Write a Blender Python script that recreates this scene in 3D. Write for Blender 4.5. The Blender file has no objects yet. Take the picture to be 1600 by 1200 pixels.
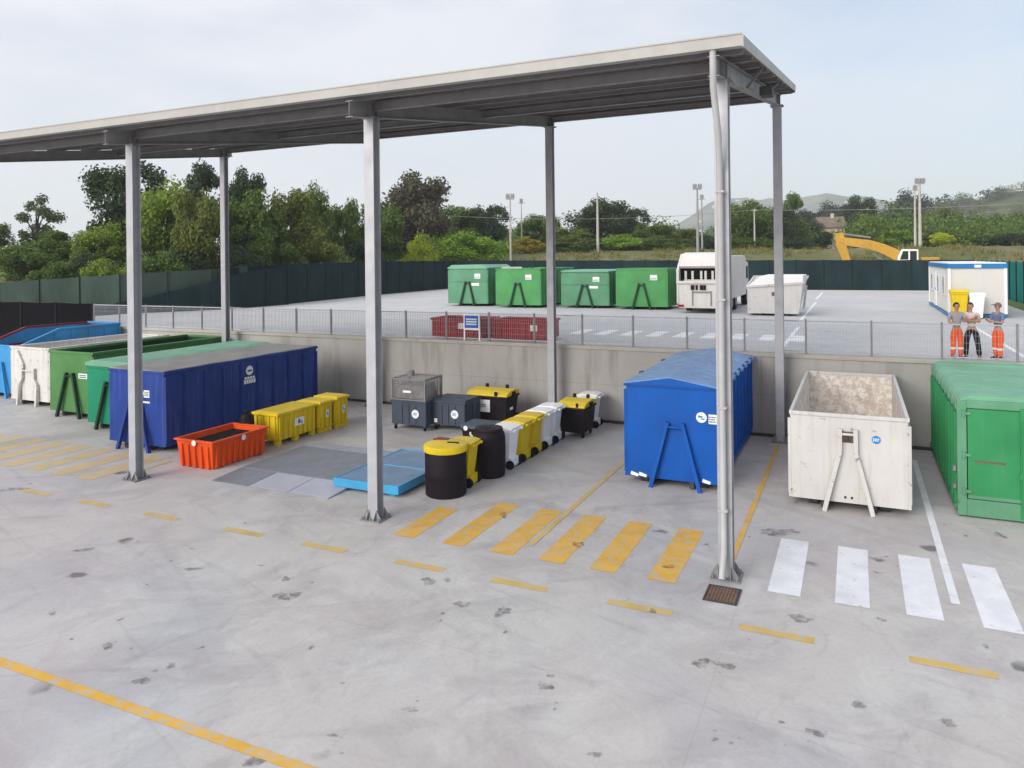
import bpy, bmesh, math, random
from mathutils import Vector, Matrix, noise as mnoise
R = math.radians
random.seed(7)
S = bpy.context.scene
COL = S.collection

# ------------------------------------------------------------------ camera
HAZE = .00030     # density of the air
H = 6.0          # eye height above the lower yard
ZU = 2.78        # height of the upper yard
cam_d = bpy.data.cameras.new('camera'); cam = bpy.data.objects.new('camera', cam_d); COL.objects.link(cam)
cam_d.sensor_width = 36.0; cam_d.sensor_fit = 'HORIZONTAL'
cam_d.lens = 36.0 * 1156.0 / 1600.0
cam_d.shift_y = -194.0 / 1600.0
cam_d.clip_end = 9000.0; cam_d.clip_start = 0.1
cam.location = (0, 0, H)
cam.matrix_world = (Matrix.Translation((0, 0, H)) @ Matrix.Rotation(R(24.88), 4, 'Z') @ Matrix.Rotation(R(90), 4, 'X')
                    @ Matrix.Rotation(-math.atan(.0112), 4, 'Z'))
S.camera = cam

# ------------------------------------------------------------------ world, sun, exposure
SUN_EL, SUN_AZ = 25.0, 203.0     # azimuth of the sun in the XY plane measured clockwise from +Y
W = bpy.data.worlds.new('World'); S.world = W; W.use_nodes = True
nt = W.node_tree; nt.nodes.clear()
def N(t, nodes, **kw):
    n = nodes.new(t)
    for k, v in kw.items(): setattr(n, k, v)
    return n
wo = N('ShaderNodeOutputWorld', nt.nodes)
sky = N('ShaderNodeTexSky', nt.nodes, sky_type='NISHITA', sun_disc=False)
sky.sun_elevation = R(SUN_EL); sky.sun_rotation = R(SUN_AZ); sky.air_density = 1.0; sky.dust_density = 2.0
bg1 = N('ShaderNodeBackground', nt.nodes); bg1.inputs['Strength'].default_value = 0.12
nt.links.new(sky.outputs[0], bg1.inputs['Color'])
tc = N('ShaderNodeTexCoord', nt.nodes)
sep = N('ShaderNodeSeparateXYZ', nt.nodes); nt.links.new(tc.outputs['Generated'], sep.inputs[0])
ramp = N('ShaderNodeValToRGB', nt.nodes)
e = ramp.color_ramp.elements
e[0].position = 0.0; e[0].color = (.65, .665, .71, 1)
e[1].position = 1.0; e[1].color = (1.15, 1.17, 1.25, 1)
for p, c in ((.12, (.61, .622, .665)), (.32, (.59, .602, .645)), (.6, (1.0, 1.02, 1.07))):
    q = ramp.color_ramp.elements.new(p); q.color = (*c, 1)
nt.links.new(sep.outputs['Z'], ramp.inputs['Fac'])
bg2 = N('ShaderNodeBackground', nt.nodes); bg2.inputs['Strength'].default_value = 1.0
nt.links.new(ramp.outputs[0], bg2.inputs['Color'])
mp = N('ShaderNodeMapping', nt.nodes); mp.inputs['Scale'].default_value = (1.6, 1.6, 5.0)
nt.links.new(tc.outputs['Generated'], mp.inputs['Vector'])
cn = N('ShaderNodeTexNoise', nt.nodes); cn.inputs['Scale'].default_value = 1.7; cn.inputs['Detail'].default_value = 6; cn.inputs['Roughness'].default_value = .55
nt.links.new(mp.outputs[0], cn.inputs['Vector'])
cr = N('ShaderNodeMapRange', nt.nodes); cr.inputs['From Min'].default_value = .36; cr.inputs['From Max'].default_value = .58
cr.inputs['To Min'].default_value = .62; cr.inputs['To Max'].default_value = .97
nt.links.new(cn.outputs['Fac'], cr.inputs['Value'])
mx = N('ShaderNodeMixShader', nt.nodes)
az_ = N('ShaderNodeMapRange', nt.nodes); az_.inputs['From Min'].default_value = -.45; az_.inputs['From Max'].default_value = .25
az_.inputs['To Min'].default_value = 0.0; az_.inputs['To Max'].default_value = .42
nt.links.new(sep.outputs['X'], az_.inputs['Value'])
sb = N('ShaderNodeMath', nt.nodes, operation='SUBTRACT', use_clamp=True); nt.links.new(cr.outputs[0], sb.inputs[0]); nt.links.new(az_.outputs[0], sb.inputs[1])
nt.links.new(sb.outputs[0], mx.inputs['Fac']); nt.links.new(bg1.outputs[0], mx.inputs[1]); nt.links.new(bg2.outputs[0], mx.inputs[2])
nt.links.new(mx.outputs[0], wo.inputs['Surface'])

sd = bpy.data.lights.new('sun', 'SUN'); sun = bpy.data.objects.new('sun', sd); COL.objects.link(sun)
sd.energy = 1.9; sd.angle = R(34); sd.color = (1, .965, .91)
az = R(SUN_AZ)
to_sun = Vector((math.sin(az) * math.cos(R(SUN_EL)), math.cos(az) * math.cos(R(SUN_EL)), math.sin(R(SUN_EL))))
sun.rotation_euler = to_sun.to_track_quat('Z', 'Y').to_euler()
S.view_settings.view_transform = 'Standard'; S.view_settings.look = 'None'
S.view_settings.exposure = 0.58; S.view_settings.gamma = 1.0
S.cycles.max_bounces = 6; S.cycles.transparent_max_bounces = 8; S.cycles.volume_bounces = 2

# ------------------------------------------------------------------ materials
def newmat(name):
    m = bpy.data.materials.new(name); m.use_nodes = True
    t = m.node_tree; t.nodes.clear()
    o = N('ShaderNodeOutputMaterial', t.nodes); b = N('ShaderNodeBsdfPrincipled', t.nodes)
    t.links.new(b.outputs[0], o.inputs['Surface'])
    return m, t, b
def mixc(t, fac, a, b):
    n = N('ShaderNodeMix', t.nodes, data_type='RGBA', clamp_factor=True)
    for s, v in ((n.inputs[0], fac), (n.inputs[6], a), (n.inputs[7], b)):
        if isinstance(v, (int, float)): s.default_value = v
        elif isinstance(v, tuple): s.default_value = (*v, 1)
        else: t.links.new(v, s)
    return n.outputs[2]
def noise(t, scale, detail=5, rough=.55, stretch=None, coord='Object', dist=0.0):
    tcn = N('ShaderNodeTexCoord', t.nodes); v = tcn.outputs[coord]
    if stretch:
        m = N('ShaderNodeMapping', t.nodes); m.inputs['Scale'].default_value = stretch
        t.links.new(v, m.inputs['Vector']); v = m.outputs[0]
    n = N('ShaderNodeTexNoise', t.nodes); n.inputs['Scale'].default_value = scale
    n.inputs['Detail'].default_value = detail; n.inputs['Roughness'].default_value = rough; n.inputs['Distortion'].default_value = dist
    t.links.new(v, n.inputs['Vector'])
    return n.outputs['Fac']
def mr(t, v, a, b, c=0., d=1.):
    n = N('ShaderNodeMapRange', t.nodes)
    for i, x in zip(('From Min', 'From Max', 'To Min', 'To Max'), (a, b, c, d)): n.inputs[i].default_value = x
    t.links.new(v, n.inputs['Value'])
    return n.outputs[0]
def bump(t, b, h, strength, dist=.02):
    n = N('ShaderNodeBump', t.nodes); n.inputs['Strength'].default_value = strength; n.inputs['Distance'].default_value = dist
    t.links.new(h, n.inputs['Height']); t.links.new(n.outputs[0], b.inputs['Normal'])
def mul(c, k): return tuple(x * k for x in c)

def paint(name, col, rough=.45, var=.22, scale=1.3, streak=.3, dirt=(.16, .145, .125), rust=0., metal=0., bumpy=.08, spec=.22):
    """painted, galvanised or plastic surface: tone patches, runs down the face, dirt and rust freckles"""
    m, t, b = newmat(name)
    c = mixc(t, mr(t, noise(t, scale), .3, .7), mul(col, 1 - var), mul(col, 1 + var))
    if streak: c = mixc(t, mr(t, noise(t, 2.2, 6, .65, (3.2, 3.2, .25)), .5, .78, 0, streak), c, dirt)
    c = mixc(t, mr(t, noise(t, 22, 4, .7), .62, .8, 0, .22 * max(streak, .15)), c, mul(dirt, .6))
    if rust: c = mixc(t, mr(t, noise(t, 4.5, 7, .7), .66 - .1 * rust, .70, 0, .9), c, (.13, .055, .028))
    t.links.new(c, b.inputs['Base Color'])
    r = mr(t, noise(t, 3.5), .3, .7, max(.05, rough - .12), min(1, rough + .15)); t.links.new(r, b.inputs['Roughness'])
    b.inputs['Metallic'].default_value = metal; b.inputs['Specular IOR Level'].default_value = spec
    if bumpy: bump(t, b, noise(t, 1.6, 3), bumpy, .05)
    return m

M = {}
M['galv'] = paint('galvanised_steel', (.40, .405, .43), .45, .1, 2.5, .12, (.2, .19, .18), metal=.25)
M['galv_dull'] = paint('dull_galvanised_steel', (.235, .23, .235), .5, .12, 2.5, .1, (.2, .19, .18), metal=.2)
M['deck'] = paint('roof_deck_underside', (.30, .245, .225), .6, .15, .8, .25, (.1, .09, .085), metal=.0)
M['fascia'] = paint('cream_fascia', (.40, .39, .365), .5, .08, .6, .3, (.3, .27, .23))
M['pipe'] = paint('pale_downpipe', (.40, .40, .40), .4, .08, 2, .2, (.35, .25, .18))
M['blue'] = paint('blue_container_paint', (.001, .078, .36), .5, .16, .9, .14, (.06, .12, .2), rust=.25)
M['blue_lid'] = paint('pale_blue_lid', (.13, .25, .47), .4, .16, .8, .2, (.3, .33, .38))  # lid blue, lighter and greyer than the container body
M['navy'] = paint('navy_container_paint', (.012, .042, .225), .4, .2, .9, .38, (.12, .16, .32), rust=.15)
M['tarp_grey'] = paint('grey_tarpaulin', (.27, .26, .25), .7, .15, .7, .15, (.17, .15, .13), bumpy=.5)
M['cyan'] = paint('light_blue_paint', (.04, .27, .55), .42, .15, 1, .2, (.2, .22, .25), rust=.2)
M['white'] = paint('white_container_paint', (.575, .56, .54), .5, .07, .8, .45, (.40, .34, .28), rust=.55)
def stained_mat():
    m, t, b = newmat('stained_white_inside')
    c = mixc(t, mr(t, noise(t, 1.2, 5), .35, .65), (.50, .42, .36), (.60, .54, .48))
    c = mixc(t, mr(t, noise(t, 5.5, 7, .72), .44, .58), c, (.76, .72, .66))
    c = mixc(t, mr(t, noise(t, 7.5, 6, .75, dist=.5), .56, .66, 0, .85), c, (.30, .21, .15))
    c = mixc(t, mr(t, noise(t, 3.0, 6, .7, (1, 1, .35)), .58, .72, 0, .6), c, (.24, .17, .13))
    t.links.new(c, b.inputs['Base Color']); b.inputs['Roughness'].default_value = .8; bump(t, b, noise(t, 9, 5, .7), .4, .04)
    return m
M['stained'] = stained_mat()
M['white_dirty'] = paint('dirty_white_paint', (.62, .6, .57), .55, .1, .9, .6, (.28, .22, .18), rust=.8)
M['green'] = paint('green_container_paint', (.030, .235, .085), .48, .18, .8, .28, (.14, .21, .14), rust=.25)
M['green_new'] = paint('bright_green_paint', (.006, .235, .12), .42, .15, .8, .2, (.1, .2, .12))
M['green_sea'] = paint('faded_green_paint', (.10, .27, .155), .5, .18, .8, .35, (.22, .28, .22), rust=.2)
M['green_far'] = paint('yard_green_paint', (.075, .29, .095), .5, .18, .8, .3, (.18, .25, .16), rust=.25)
M['green_pale'] = paint('pale_green_cover', (.16, .36, .24), .5, .14, .8, .3, (.25, .32, .27))
M['green_grass'] = paint('grass_green_paint', (.07, .205, .06), .48, .18, .8, .3, (.16, .2, .12), rust=.25)
M['green_dark'] = paint('shaded_dark_green', (.012, .05, .022), .45, .2, 1, .2, (.05, .06, .05))  # green darkened in colour for shaded hook frames and an unlit inside
M['maroon'] = paint('dark_red_paint', (.21, .012, .018), .45, .2, .9, .3, (.06, .03, .03), rust=.2)
M['red'] = paint('red_container_paint', (.33, .005, .014), .45, .14, .9, .15, (.2, .02, .03))
M['orange'] = paint('orange_plastic', (.72, .085, .012), .4, .1, 1.5, .15, (.3, .08, .04))
M['yellow'] = paint('yellow_plastic', (.72, .52, .012), .38, .08, 1.5, .18, (.4, .3, .08))
M['white_pl'] = paint('white_plastic', (.90, .90, .91), .42, .04, 1.5, .1, (.5, .48, .45))
M['black_pl'] = paint('black_plastic', (.010, .006, .010), .6, .25, 1.5, .06, (.05, .045, .042), spec=.2)
M['rubber'] = paint('black_rubber', (.012, .012, .013), .8, .2, 3, 0, spec=.2)
M['crate'] = paint('slate_blue_steel', (.055, .07, .10), .5, .15, 1.6, .2, (.12, .12, .12), rust=.15)
M['black'] = paint('black_interior', (.004, .004, .005), .8, .2, 1, 0)
M['scale_dark'] = paint('scale_platform_steel', (.20, .215, .25), .45, .12, .9, .2, (.2, .19, .18), metal=.2)
M['scale_light'] = paint('scale_ramp_steel', (.40, .41, .47), .42, .1, .9, .15, (.3, .28, .27), metal=.2)
M['grating'] = paint('bluish_grating', (.34, .46, .60), .45, .12, 2, .2, (.2, .2, .2), metal=.3)
M['rusty'] = paint('rusty_iron', (.16, .10, .075), .8, .3, 6, .3, (.07, .04, .03), rust=.9)
M['frame_dark'] = paint('dark_frame_steel', (.05, .05, .055), .6, .2, 3, .2)
M['cream'] = paint('cabin_panel', (.62, .60, .56), .5, .04, .5, .15, (.4, .38, .34))
M['cab_white'] = paint('white_trim', (.8, .8, .8), .4, .04, 1, .1, (.5, .48, .45))
M['cab_blue'] = paint('cabin_blue_trim', (.02, .17, .42), .4, .1, 1, .1)
M['truck'] = paint('truck_white', (.66, .63, .59), .4, .06, .8, .4, (.38, .31, .26), rust=.3)
M['excav'] = paint('excavator_yellow', (.52, .29, .04), .5, .14, .6, .45, (.25, .16, .07), rust=.15)
M['sticker'] = paint('white_sticker', (.8, .8, .8), .4, .05, 6, .05)
M['sticker_blue'] = paint('blue_print', (.03, .22, .55), .4, .05, 6, .05)
M['print'] = paint('grey_print', (.12, .14, .2), .5, .1, 8, 0)
M['sign_blue'] = paint('sign_blue', (.015, .12, .5), .35, .05, 2, .05)
M['wood_pole'] = paint('weathered_pole', (.45, .42, .38), .7, .15, 3, .2)
M['lamp_grey'] = paint('mast_grey', (.30, .30, .30), .6, .1, 2, .1)
M['house'] = paint('farmhouse_plaster', (.50, .40, .29), .8, .1, .5, .3, (.3, .25, .2))
M['roof_tile'] = paint('old_roof_tiles', (.17, .13, .10), .8, .2, 1, .2, (.1, .08, .07))
M['glass'] = paint('dark_glass', (.02, .025, .03), .08, .1, 1, 0, bumpy=0)
M['skin'] = paint('skin', (.42, .23, .155), .55, .06, 10, 0, bumpy=0)
M['hair'] = paint('dark_hair', (.015, .012, .011), .6, .2, 20, 0)
M['hivis'] = paint('orange_workwear', (.86, .12, .02), .75, .1, 6, .08, (.4, .1, .05), bumpy=.3)
M['shirt_grey'] = paint('grey_shirt', (.30, .29, .32), .85, .12, 8, 0, bumpy=.3)
M['shirt_pale'] = paint('pale_shirt', (.55, .46, .45), .85, .1, 8, 0, bumpy=.3)
M['shirt_blue'] = paint('blue_grey_shirt', (.13, .17, .30), .85, .12, 8, 0, bumpy=.3)
M['trouser_black'] = paint('black_trousers', (.014, .014, .018), .85, .2, 8, 0, bumpy=.3)
M['shoe'] = paint('dark_shoes', (.03, .027, .025), .6, .2, 8, 0)
M['cap'] = paint('grey_cap', (.16, .13, .14), .8, .1, 8, 0)
M['cable'] = paint('cable_grey', (.3, .3, .3), .6, .1, 1, 0)

def concrete_ground():
    m, t, b = newmat('stained_concrete')
    c = mixc(t, mr(t, noise(t, .22, 4), .35, .65), (.455, .42, .40), (.485, .475, .455))
    c = mixc(t, mr(t, noise(t, .13, 3, .5, (1, 1, 1), dist=1.0), .5, .62, 0, .75), c, (.37, .38, .41))
    c = mixc(t, mr(t, noise(t, .45, 6, .7, dist=.6), .46, .66, 0, .75), c, (.335, .30, .30))
    c = mixc(t, mr(t, noise(t, .7, 6, .65, (1, 1, 1), dist=1.2), .5, .66, 0, .6), c, (.54, .53, .51))
    c = mixc(t, mr(t, noise(t, .9, 7, .75, (1, .55, 1), dist=1.5), .56, .74, 0, .6), c, (.25, .24, .245))
    c = mixc(t, mr(t, noise(t, .07, 3, .5, dist=.8), .5, .6, 0, .35), c, (.46, .40, .41))
    # tyre scuffs and drag marks, along several directions
    for st, ang, k, rad in (((.28, 3.0, 1), 18, .3, 0), ((.22, 1.6, 1), -32, .32, 1), ((.3, 2.6, 1), 68, .18, 0), ((.3, 4.5, 1), 40, .12, 0), ((.11, .8, 1), 24, .42, 0), ((.13, .7, 1), -50, .36, 0)):
        tcn = N('ShaderNodeTexCoord', t.nodes); mpn = N('ShaderNodeMapping', t.nodes)
        mpn.inputs['Rotation'].default_value = (0, 0, R(ang)); mp2 = N('ShaderNodeMapping', t.nodes); mp2.inputs['Scale'].default_value = st
        t.links.new(tcn.outputs['Object'], mpn.inputs['Vector']); t.links.new(mpn.outputs[0], mp2.inputs['Vector'])
        nn = N('ShaderNodeTexNoise', t.nodes); nn.inputs['Scale'].default_value = 1.0; nn.inputs['Detail'].default_value = 5; nn.inputs['Distortion'].default_value = .8
        t.links.new(mp2.outputs[0], nn.inputs['Vector'])
        c = mixc(t, mr(t, nn.outputs['Fac'], .6, .74, 0, k), c, (.235, .225, .23))
    # fine speckle
    c = mixc(t, mr(t, noise(t, 14, 6, .8), .45, .75, 0, .35), c, (.25, .24, .235))
    c = mixc(t, mr(t, noise(t, 38, 3, .8), .5, .75, 0, .25), c, (.5, .49, .48))
    # oil drips and dark spots
    for sc, th, k, w in ((.9, .13, .75, .05), (2.1, .09, .7, .05), (.42, .10, .6, .06)):
        v = N('ShaderNodeTexVoronoi', t.nodes, feature='F1'); v.inputs['Scale'].default_value = sc; v.inputs['Randomness'].default_value = 1
        tcn = N('ShaderNodeTexCoord', t.nodes)
        wn = N('ShaderNodeTexNoise', t.nodes); wn.inputs['Scale'].default_value = 2.2; wn.inputs['Detail'].default_value = 5
        ad = N('ShaderNodeMix', t.nodes, data_type='VECTOR'); ad.inputs[0].default_value = .30
        t.links.new(tcn.outputs['Object'], wn.inputs['Vector']); t.links.new(tcn.outputs['Object'], ad.inputs[4]); t.links.new(wn.outputs['Color'], ad.inputs[5])
        t.links.new(ad.outputs[1], v.inputs['Vector'])
        spot = mr(t, v.outputs['Distance'], th - w, th, k, 0)
        gate = mr(t, noise(t, .5 * sc, 2), .5, .56, 0, 1)
        mm = N('ShaderNodeMath', t.nodes, operation='MULTIPLY'); t.links.new(spot, mm.inputs[0]); t.links.new(gate, mm.inputs[1])
        c = mixc(t, mm.outputs[0], c, (.075, .07, .072))
    # saw-cut joints every six metres
    tcn = N('ShaderNodeTexCoord', t.nodes); sp = N('ShaderNodeSeparateXYZ', t.nodes); t.links.new(tcn.outputs['Object'], sp.inputs[0])
    for ax, per, off in ((0, 6.1, 1.9), (1, 6.3, 2.6)):
        a = N('ShaderNodeMath', t.nodes, operation='ADD'); a.inputs[1].default_value = off; t.links.new(sp.outputs[ax], a.inputs[0])
        p = N('ShaderNodeMath', t.nodes, operation='PINGPONG'); p.inputs[1].default_value = per / 2; t.links.new(a.outputs[0], p.inputs[0])
        c = mixc(t, mr(t, p.outputs[0], .005, .013, .25, 0), c, (.25, .245, .24))
    t.links.new(c, b.inputs['Base Color'])
    t.links.new(mr(t, noise(t, .8), .3, .7, .68, .9), b.inputs['Roughness'])
    bump(t, b, noise(t, 30, 6, .8), .25, .01)
    return m
M['ground'] = concrete_ground()

def simple_ground(name, cols, scales, rough=.9, bmp=.3):
    m, t, b = newmat(name)
    c = cols[0]
    for i, (cc, sc) in enumerate(zip(cols[1:], scales)):
        c = mixc(t, mr(t, noise(t, sc, 6, .65), .42, .62), c, cc)
    t.links.new(c, b.inputs['Base Color']); b.inputs['Roughness'].default_value = rough
    bump(t, b, noise(t, scales[-1] * 6, 5, .8), bmp, .05)
    return m
M['yard'] = simple_ground('upper_yard_asphalt', [(.46, .45, .455), (.52, .505, .49), (.40, .40, .415), (.48, .475, .465)], [.12, .35, 2.5])
M['pale_strip'] = simple_ground('pale_concrete', [(.58, .55, .50), (.52, .49, .44), (.6, .57, .52)], [.3, 2.])
M['soil'] = simple_ground('dry_grass_slope', [(.15, .13, .075), (.09, .11, .035), (.20, .165, .105), (.11, .125, .045), (.16, .15, .07)], [.03, .09, .3, 1.1])
M['grass'] = simple_ground('grass_green', [(.06, .12, .02), (.1, .13, .03)], [1.5])

def wall_mat():
    m, t, b = newmat('cast_concrete_wall')
    c = mixc(t, mr(t, noise(t, .5), .35, .65), (.365, .348, .33), (.43, .415, .395))
    c = mixc(t, mr(t, noise(t, 1.2, 6, .65, (1.4, 1.4, .18)), .5, .72, 0, .8), c, (.25, .228, .208))
    c = mixc(t, mr(t, noise(t, 10, 5, .8), .5, .75, 0, .3), c, (.4, .37, .33))
    tcn = N('ShaderNodeTexCoord', t.nodes); sp = N('ShaderNodeSeparateXYZ', t.nodes); t.links.new(tcn.outputs['Object'], sp.inputs[0])
    for ax, per, off in ((0, 2.5, .4), (2, 1.4, .02)):
        a = N('ShaderNodeMath', t.nodes, operation='ADD'); a.inputs[1].default_value = off; t.links.new(sp.outputs[ax], a.inputs[0])
        p = N('ShaderNodeMath', t.nodes, operation='PINGPONG'); p.inputs[1].default_value = per / 2; t.links.new(a.outputs[0], p.inputs[0])
        c = mixc(t, mr(t, p.outputs[0], .008, .02, .22, 0), c, (.15, .135, .12))
    t.links.new(c, b.inputs['Base Color']); b.inputs['Roughness'].default_value = .85
    bump(t, b, noise(t, 12, 5, .7), .2, .02)
    return m
M['wall'] = wall_mat()
M['coping'] = paint('pale_coping', (.42, .40, .36), .85, .1, 1, .3, (.25, .23, .2))

def road_paint(name, col, wear):
    m, t, b = newmat(name)
    c = mixc(t, mr(t, noise(t, 2.5), .3, .7), mul(col, .86), mul(col, 1.05))
    c = mixc(t, mr(t, noise(t, 5, 8, .75), .62 - .22 * wear, .72 - .12 * wear), c, (.38, .37, .36))
    c = mixc(t, mr(t, noise(t, 1.1, 4, .6), .55, .75, 0, .5), c, mul(col, .62))
    t.links.new(c, b.inputs['Base Color']); b.inputs['Roughness'].default_value = .7
    return m
M['y_paint'] = road_paint('yellow_road_paint', (.66, .375, .04), .6)
M['y_faded'] = road_paint('faded_yellow_road_paint', (.60, .40, .08), .75)
M['w_paint'] = road_paint('white_road_paint', (.72, .72, .75), .2)
M['w_faded'] = road_paint('faded_white_road_paint', (.78, .78, .78), .25)

def net_mat(name, col, alpha, lit=1.0):
    m, t, b = newmat(name)
    c = mixc(t, mr(t, noise(t, .6, 5, .6, (1, 1, .3)), .35, .7), mul(col, .72), mul(col, 1.3))
    t.links.new(c, b.inputs['Base Color']); b.inputs['Roughness'].default_value = .9; b.inputs['Specular IOR Level'].default_value = .08
    tr = N('ShaderNodeBsdfTransparent', t.nodes); ms = N('ShaderNodeMixShader', t.nodes)
    ms.inputs[0].default_value = alpha
    o = [n for n in t.nodes if n.type == 'OUTPUT_MATERIAL'][0]
    t.links.new(tr.outputs[0], ms.inputs[1]); t.links.new(b.outputs[0], ms.inputs[2]); t.links.new(ms.outputs[0], o.inputs['Surface'])
    return m
M['net_dark'] = net_mat('dark_green_net', (.014, .030, .034), .95)
M['net_green'] = net_mat('grey_green_net', (.065, .095, .08), .88)
M['net_teal'] = net_mat('teal_net', (.01, .16, .14), .93)
M['net_black'] = net_mat('black_net', (.003, .003, .005), .99)
M['post_green'] = paint('green_fence_post', (.006, .016, .015), .5, .15, 3, 0)

def leaf_mat(name, col):
    m, t, b = newmat(name)
    g = N('ShaderNodeNewGeometry', t.nodes)
    r = N('ShaderNodeValToRGB', t.nodes); el = r.color_ramp.elements
    el[0].position = 0; el[0].color = (*mul(col, .55), 1); el[1].position = 1; el[1].color = (col[0] * 1.7, col[1] * 1.5, col[2] * 1.4, 1)
    t.links.new(g.outputs['Random Per Island'], r.inputs['Fac'])
    c = mixc(t, mr(t, noise(t, 3.0, 3), .35, .68, 0, .6), r.outputs[0], (col[0] * 1.5 + .01, col[1] * 1.25, col[2] * 1.1))
    t.links.new(c, b.inputs['Base Color']); b.inputs['Roughness'].default_value = .65; b.inputs['Specular IOR Level'].default_value = .25
    tl = N('ShaderNodeBsdfTranslucent', t.nodes); t.links.new(c, tl.inputs['Color'])
    ms = N('ShaderNodeMixShader', t.nodes); ms.inputs[0].default_value = .3
    o = [n for n in t.nodes if n.type == 'OUTPUT_MATERIAL'][0]
    t.links.new(b.outputs[0], ms.inputs[1]); t.links.new(tl.outputs[0], ms.inputs[2]); t.links.new(ms.outputs[0], o.inputs['Surface'])
    return m
LEAF = {k: leaf_mat('foliage_' + k, c) for k, c in dict(
    dark=(.040, .075, .034), mid=(.080, .150, .028), light=(.14, .235, .03), olive=(.115, .16, .034), hill=(.09, .12, .055), brown=(.092, .095, .06),
    bright=(.17, .32, .03), lime=(.33, .44, .03), yellow=(.30, .27, .025), blue=(.06, .09, .075), airy=(.09, .14, .065)).items()}
M['bark'] = paint('bark', (.07, .055, .042), .9, .25, 5, .2, (.03, .025, .02))

# ------------------------------------------------------------------ mesh helpers
class MB:
    def __init__(s): s.v = []; s.f = []; s.m = []; s.mi = 0; s.X = None
    def add(s, vs, fs):
        o = len(s.v)
        if s.X: vs = [tuple(s.X @ Vector(v)) for v in vs]
        s.v += [tuple(v) for v in vs]; s.f += [tuple(i + o for i in f) for f in fs]; s.m += [s.mi] * len(fs)
        return s
    def box(s, x0, y0, z0, x1, y1, z1):
        return s.add([(x0,y0,z0),(x1,y0,z0),(x1,y1,z0),(x0,y1,z0),(x0,y0,z1),(x1,y0,z1),(x1,y1,z1),(x0,y1,z1)],
                     [(3,2,1,0),(4,5,6,7),(0,1,5,4),(1,2,6,5),(2,3,7,6),(3,0,4,7)])
    def hexa(s, b, t):      # bottom quad and top quad
        return s.add(list(b) + list(t), [(3,2,1,0),(4,5,6,7),(0,1,5,4),(1,2,6,5),(2,3,7,6),(3,0,4,7)])
    def bar(s, p, q, w, h=None, up=(0,0,1)):
        h = h or w; p = Vector(p); q = Vector(q); d = (q - p).normalized(); u = Vector(up)
        if abs(d.dot(u)) > .98: u = Vector((0,1,0))
        a = d.cross(u).normalized() * (w / 2); b = a.cross(d).normalized() * (h / 2)
        return s.hexa([p-a-b, p+a-b, p+a+b, p-a+b], [q-a-b, q+a-b, q+a+b, q-a+b])
    def tube(s, pts, r, n=10, caps=True):
        pts = [Vector(p) for p in pts]; rs = r if isinstance(r, (list, tuple)) else [r] * len(pts)
        vs = []; fs = []; ref = None
        for i, p in enumerate(pts):
            d = (pts[min(i+1, len(pts)-1)] - pts[max(i-1, 0)]).normalized()
            if ref is None or abs(d.dot(ref)) > .97: ref = Vector((0,0,1)) if abs(d.z) < .9 else Vector((1,0,0))
            a = d.cross(ref).normalized(); b = a.cross(d).normalized()
            for k in range(n):
                th = 2 * math.pi * k / n; vs.append(p + (a * math.cos(th) + b * math.sin(th)) * rs[i])
        for i in range(len(pts) - 1):
            for k in range(n):
                k2 = (k + 1) % n; fs.append((i*n+k, i*n+k2, (i+1)*n+k2, (i+1)*n+k))
        if caps: fs += [tuple(range(n))[::-1], tuple(range((len(pts)-1)*n, len(pts)*n))]
        return s.add(vs, fs)
    def lathe(s, cx, cy, prof, n=32):     # prof: (r, z) list, capped at both ends
        vs = []; fs = []
        for r, z in prof:
            for k in range(n):
                a = 2 * math.pi * k / n; vs.append((cx + r * math.cos(a), cy + r * math.sin(a), z))
        for i in range(len(prof) - 1):
            for k in range(n):
                k2 = (k + 1) % n; fs.append((i*n+k, i*n+k2, (i+1)*n+k2, (i+1)*n+k))
        fs += [tuple(range(n))[::-1], tuple(range((len(prof)-1)*n, len(prof)*n))]
        return s.add(vs, fs)
    def prism(s, poly, axis, a, b):       # poly of 2-D points swept along axis 'x','y','z' from a to b
        mk = {'x': lambda p, c: (c, p[0], p[1]), 'y': lambda p, c: (p[0], c, p[1]), 'z': lambda p, c: (p[0], p[1], c)}[axis]
        n = len(poly); vs = [mk(p, a) for p in poly] + [mk(p, b) for p in poly]
        fs = [tuple(range(n))[::-1], tuple(range(n, 2*n))] + [(i, (i+1) % n, n + (i+1) % n, n + i) for i in range(n)]
        return s.add(vs, fs)
    def disc(s, c, r, nrm, n=20, t=.004):
        nrm = Vector(nrm).normalized(); c = Vector(c)
        return s.tube([c, c + nrm * t], r, n)
    def build(s, name, mats, parent=None, loc=None, smooth=False, bevel=0., flip=True):
        me = bpy.data.meshes.new(name); me.from_pydata(s.v, [], s.f)
        mats = mats if isinstance(mats, (list, tuple)) else [mats]
        for m in mats: me.materials.append(m)
        if len(mats) > 1: me.polygons.foreach_set('material_index', s.m)
        bm = bmesh.new(); bm.from_mesh(me); bmesh.ops.recalc_face_normals(bm, faces=bm.faces); bm.to_mesh(me); bm.free()
        if smooth:
            me.polygons.foreach_set('use_smooth', [True] * len(me.polygons))
            me.set_sharp_from_angle(angle=R(40))
        o = bpy.data.objects.new(name, me); COL.objects.link(o)
        if parent: o.parent = parent
        if loc: o.location = loc
        if bevel:
            bv = o.modifiers.new('edge', 'BEVEL'); bv.width = bevel; bv.segments = 2; bv.limit_method = 'ANGLE'; bv.angle_limit = R(35)
        return o
def LN(o):
    COL.objects.link(o); return o
def tag(o, label=None, cat=None, group=None, kind=None):
    if label: o['label'] = label
    if cat: o['category'] = cat
    if group: o['group'] = group
    if kind: o['kind'] = kind
    return o
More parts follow.
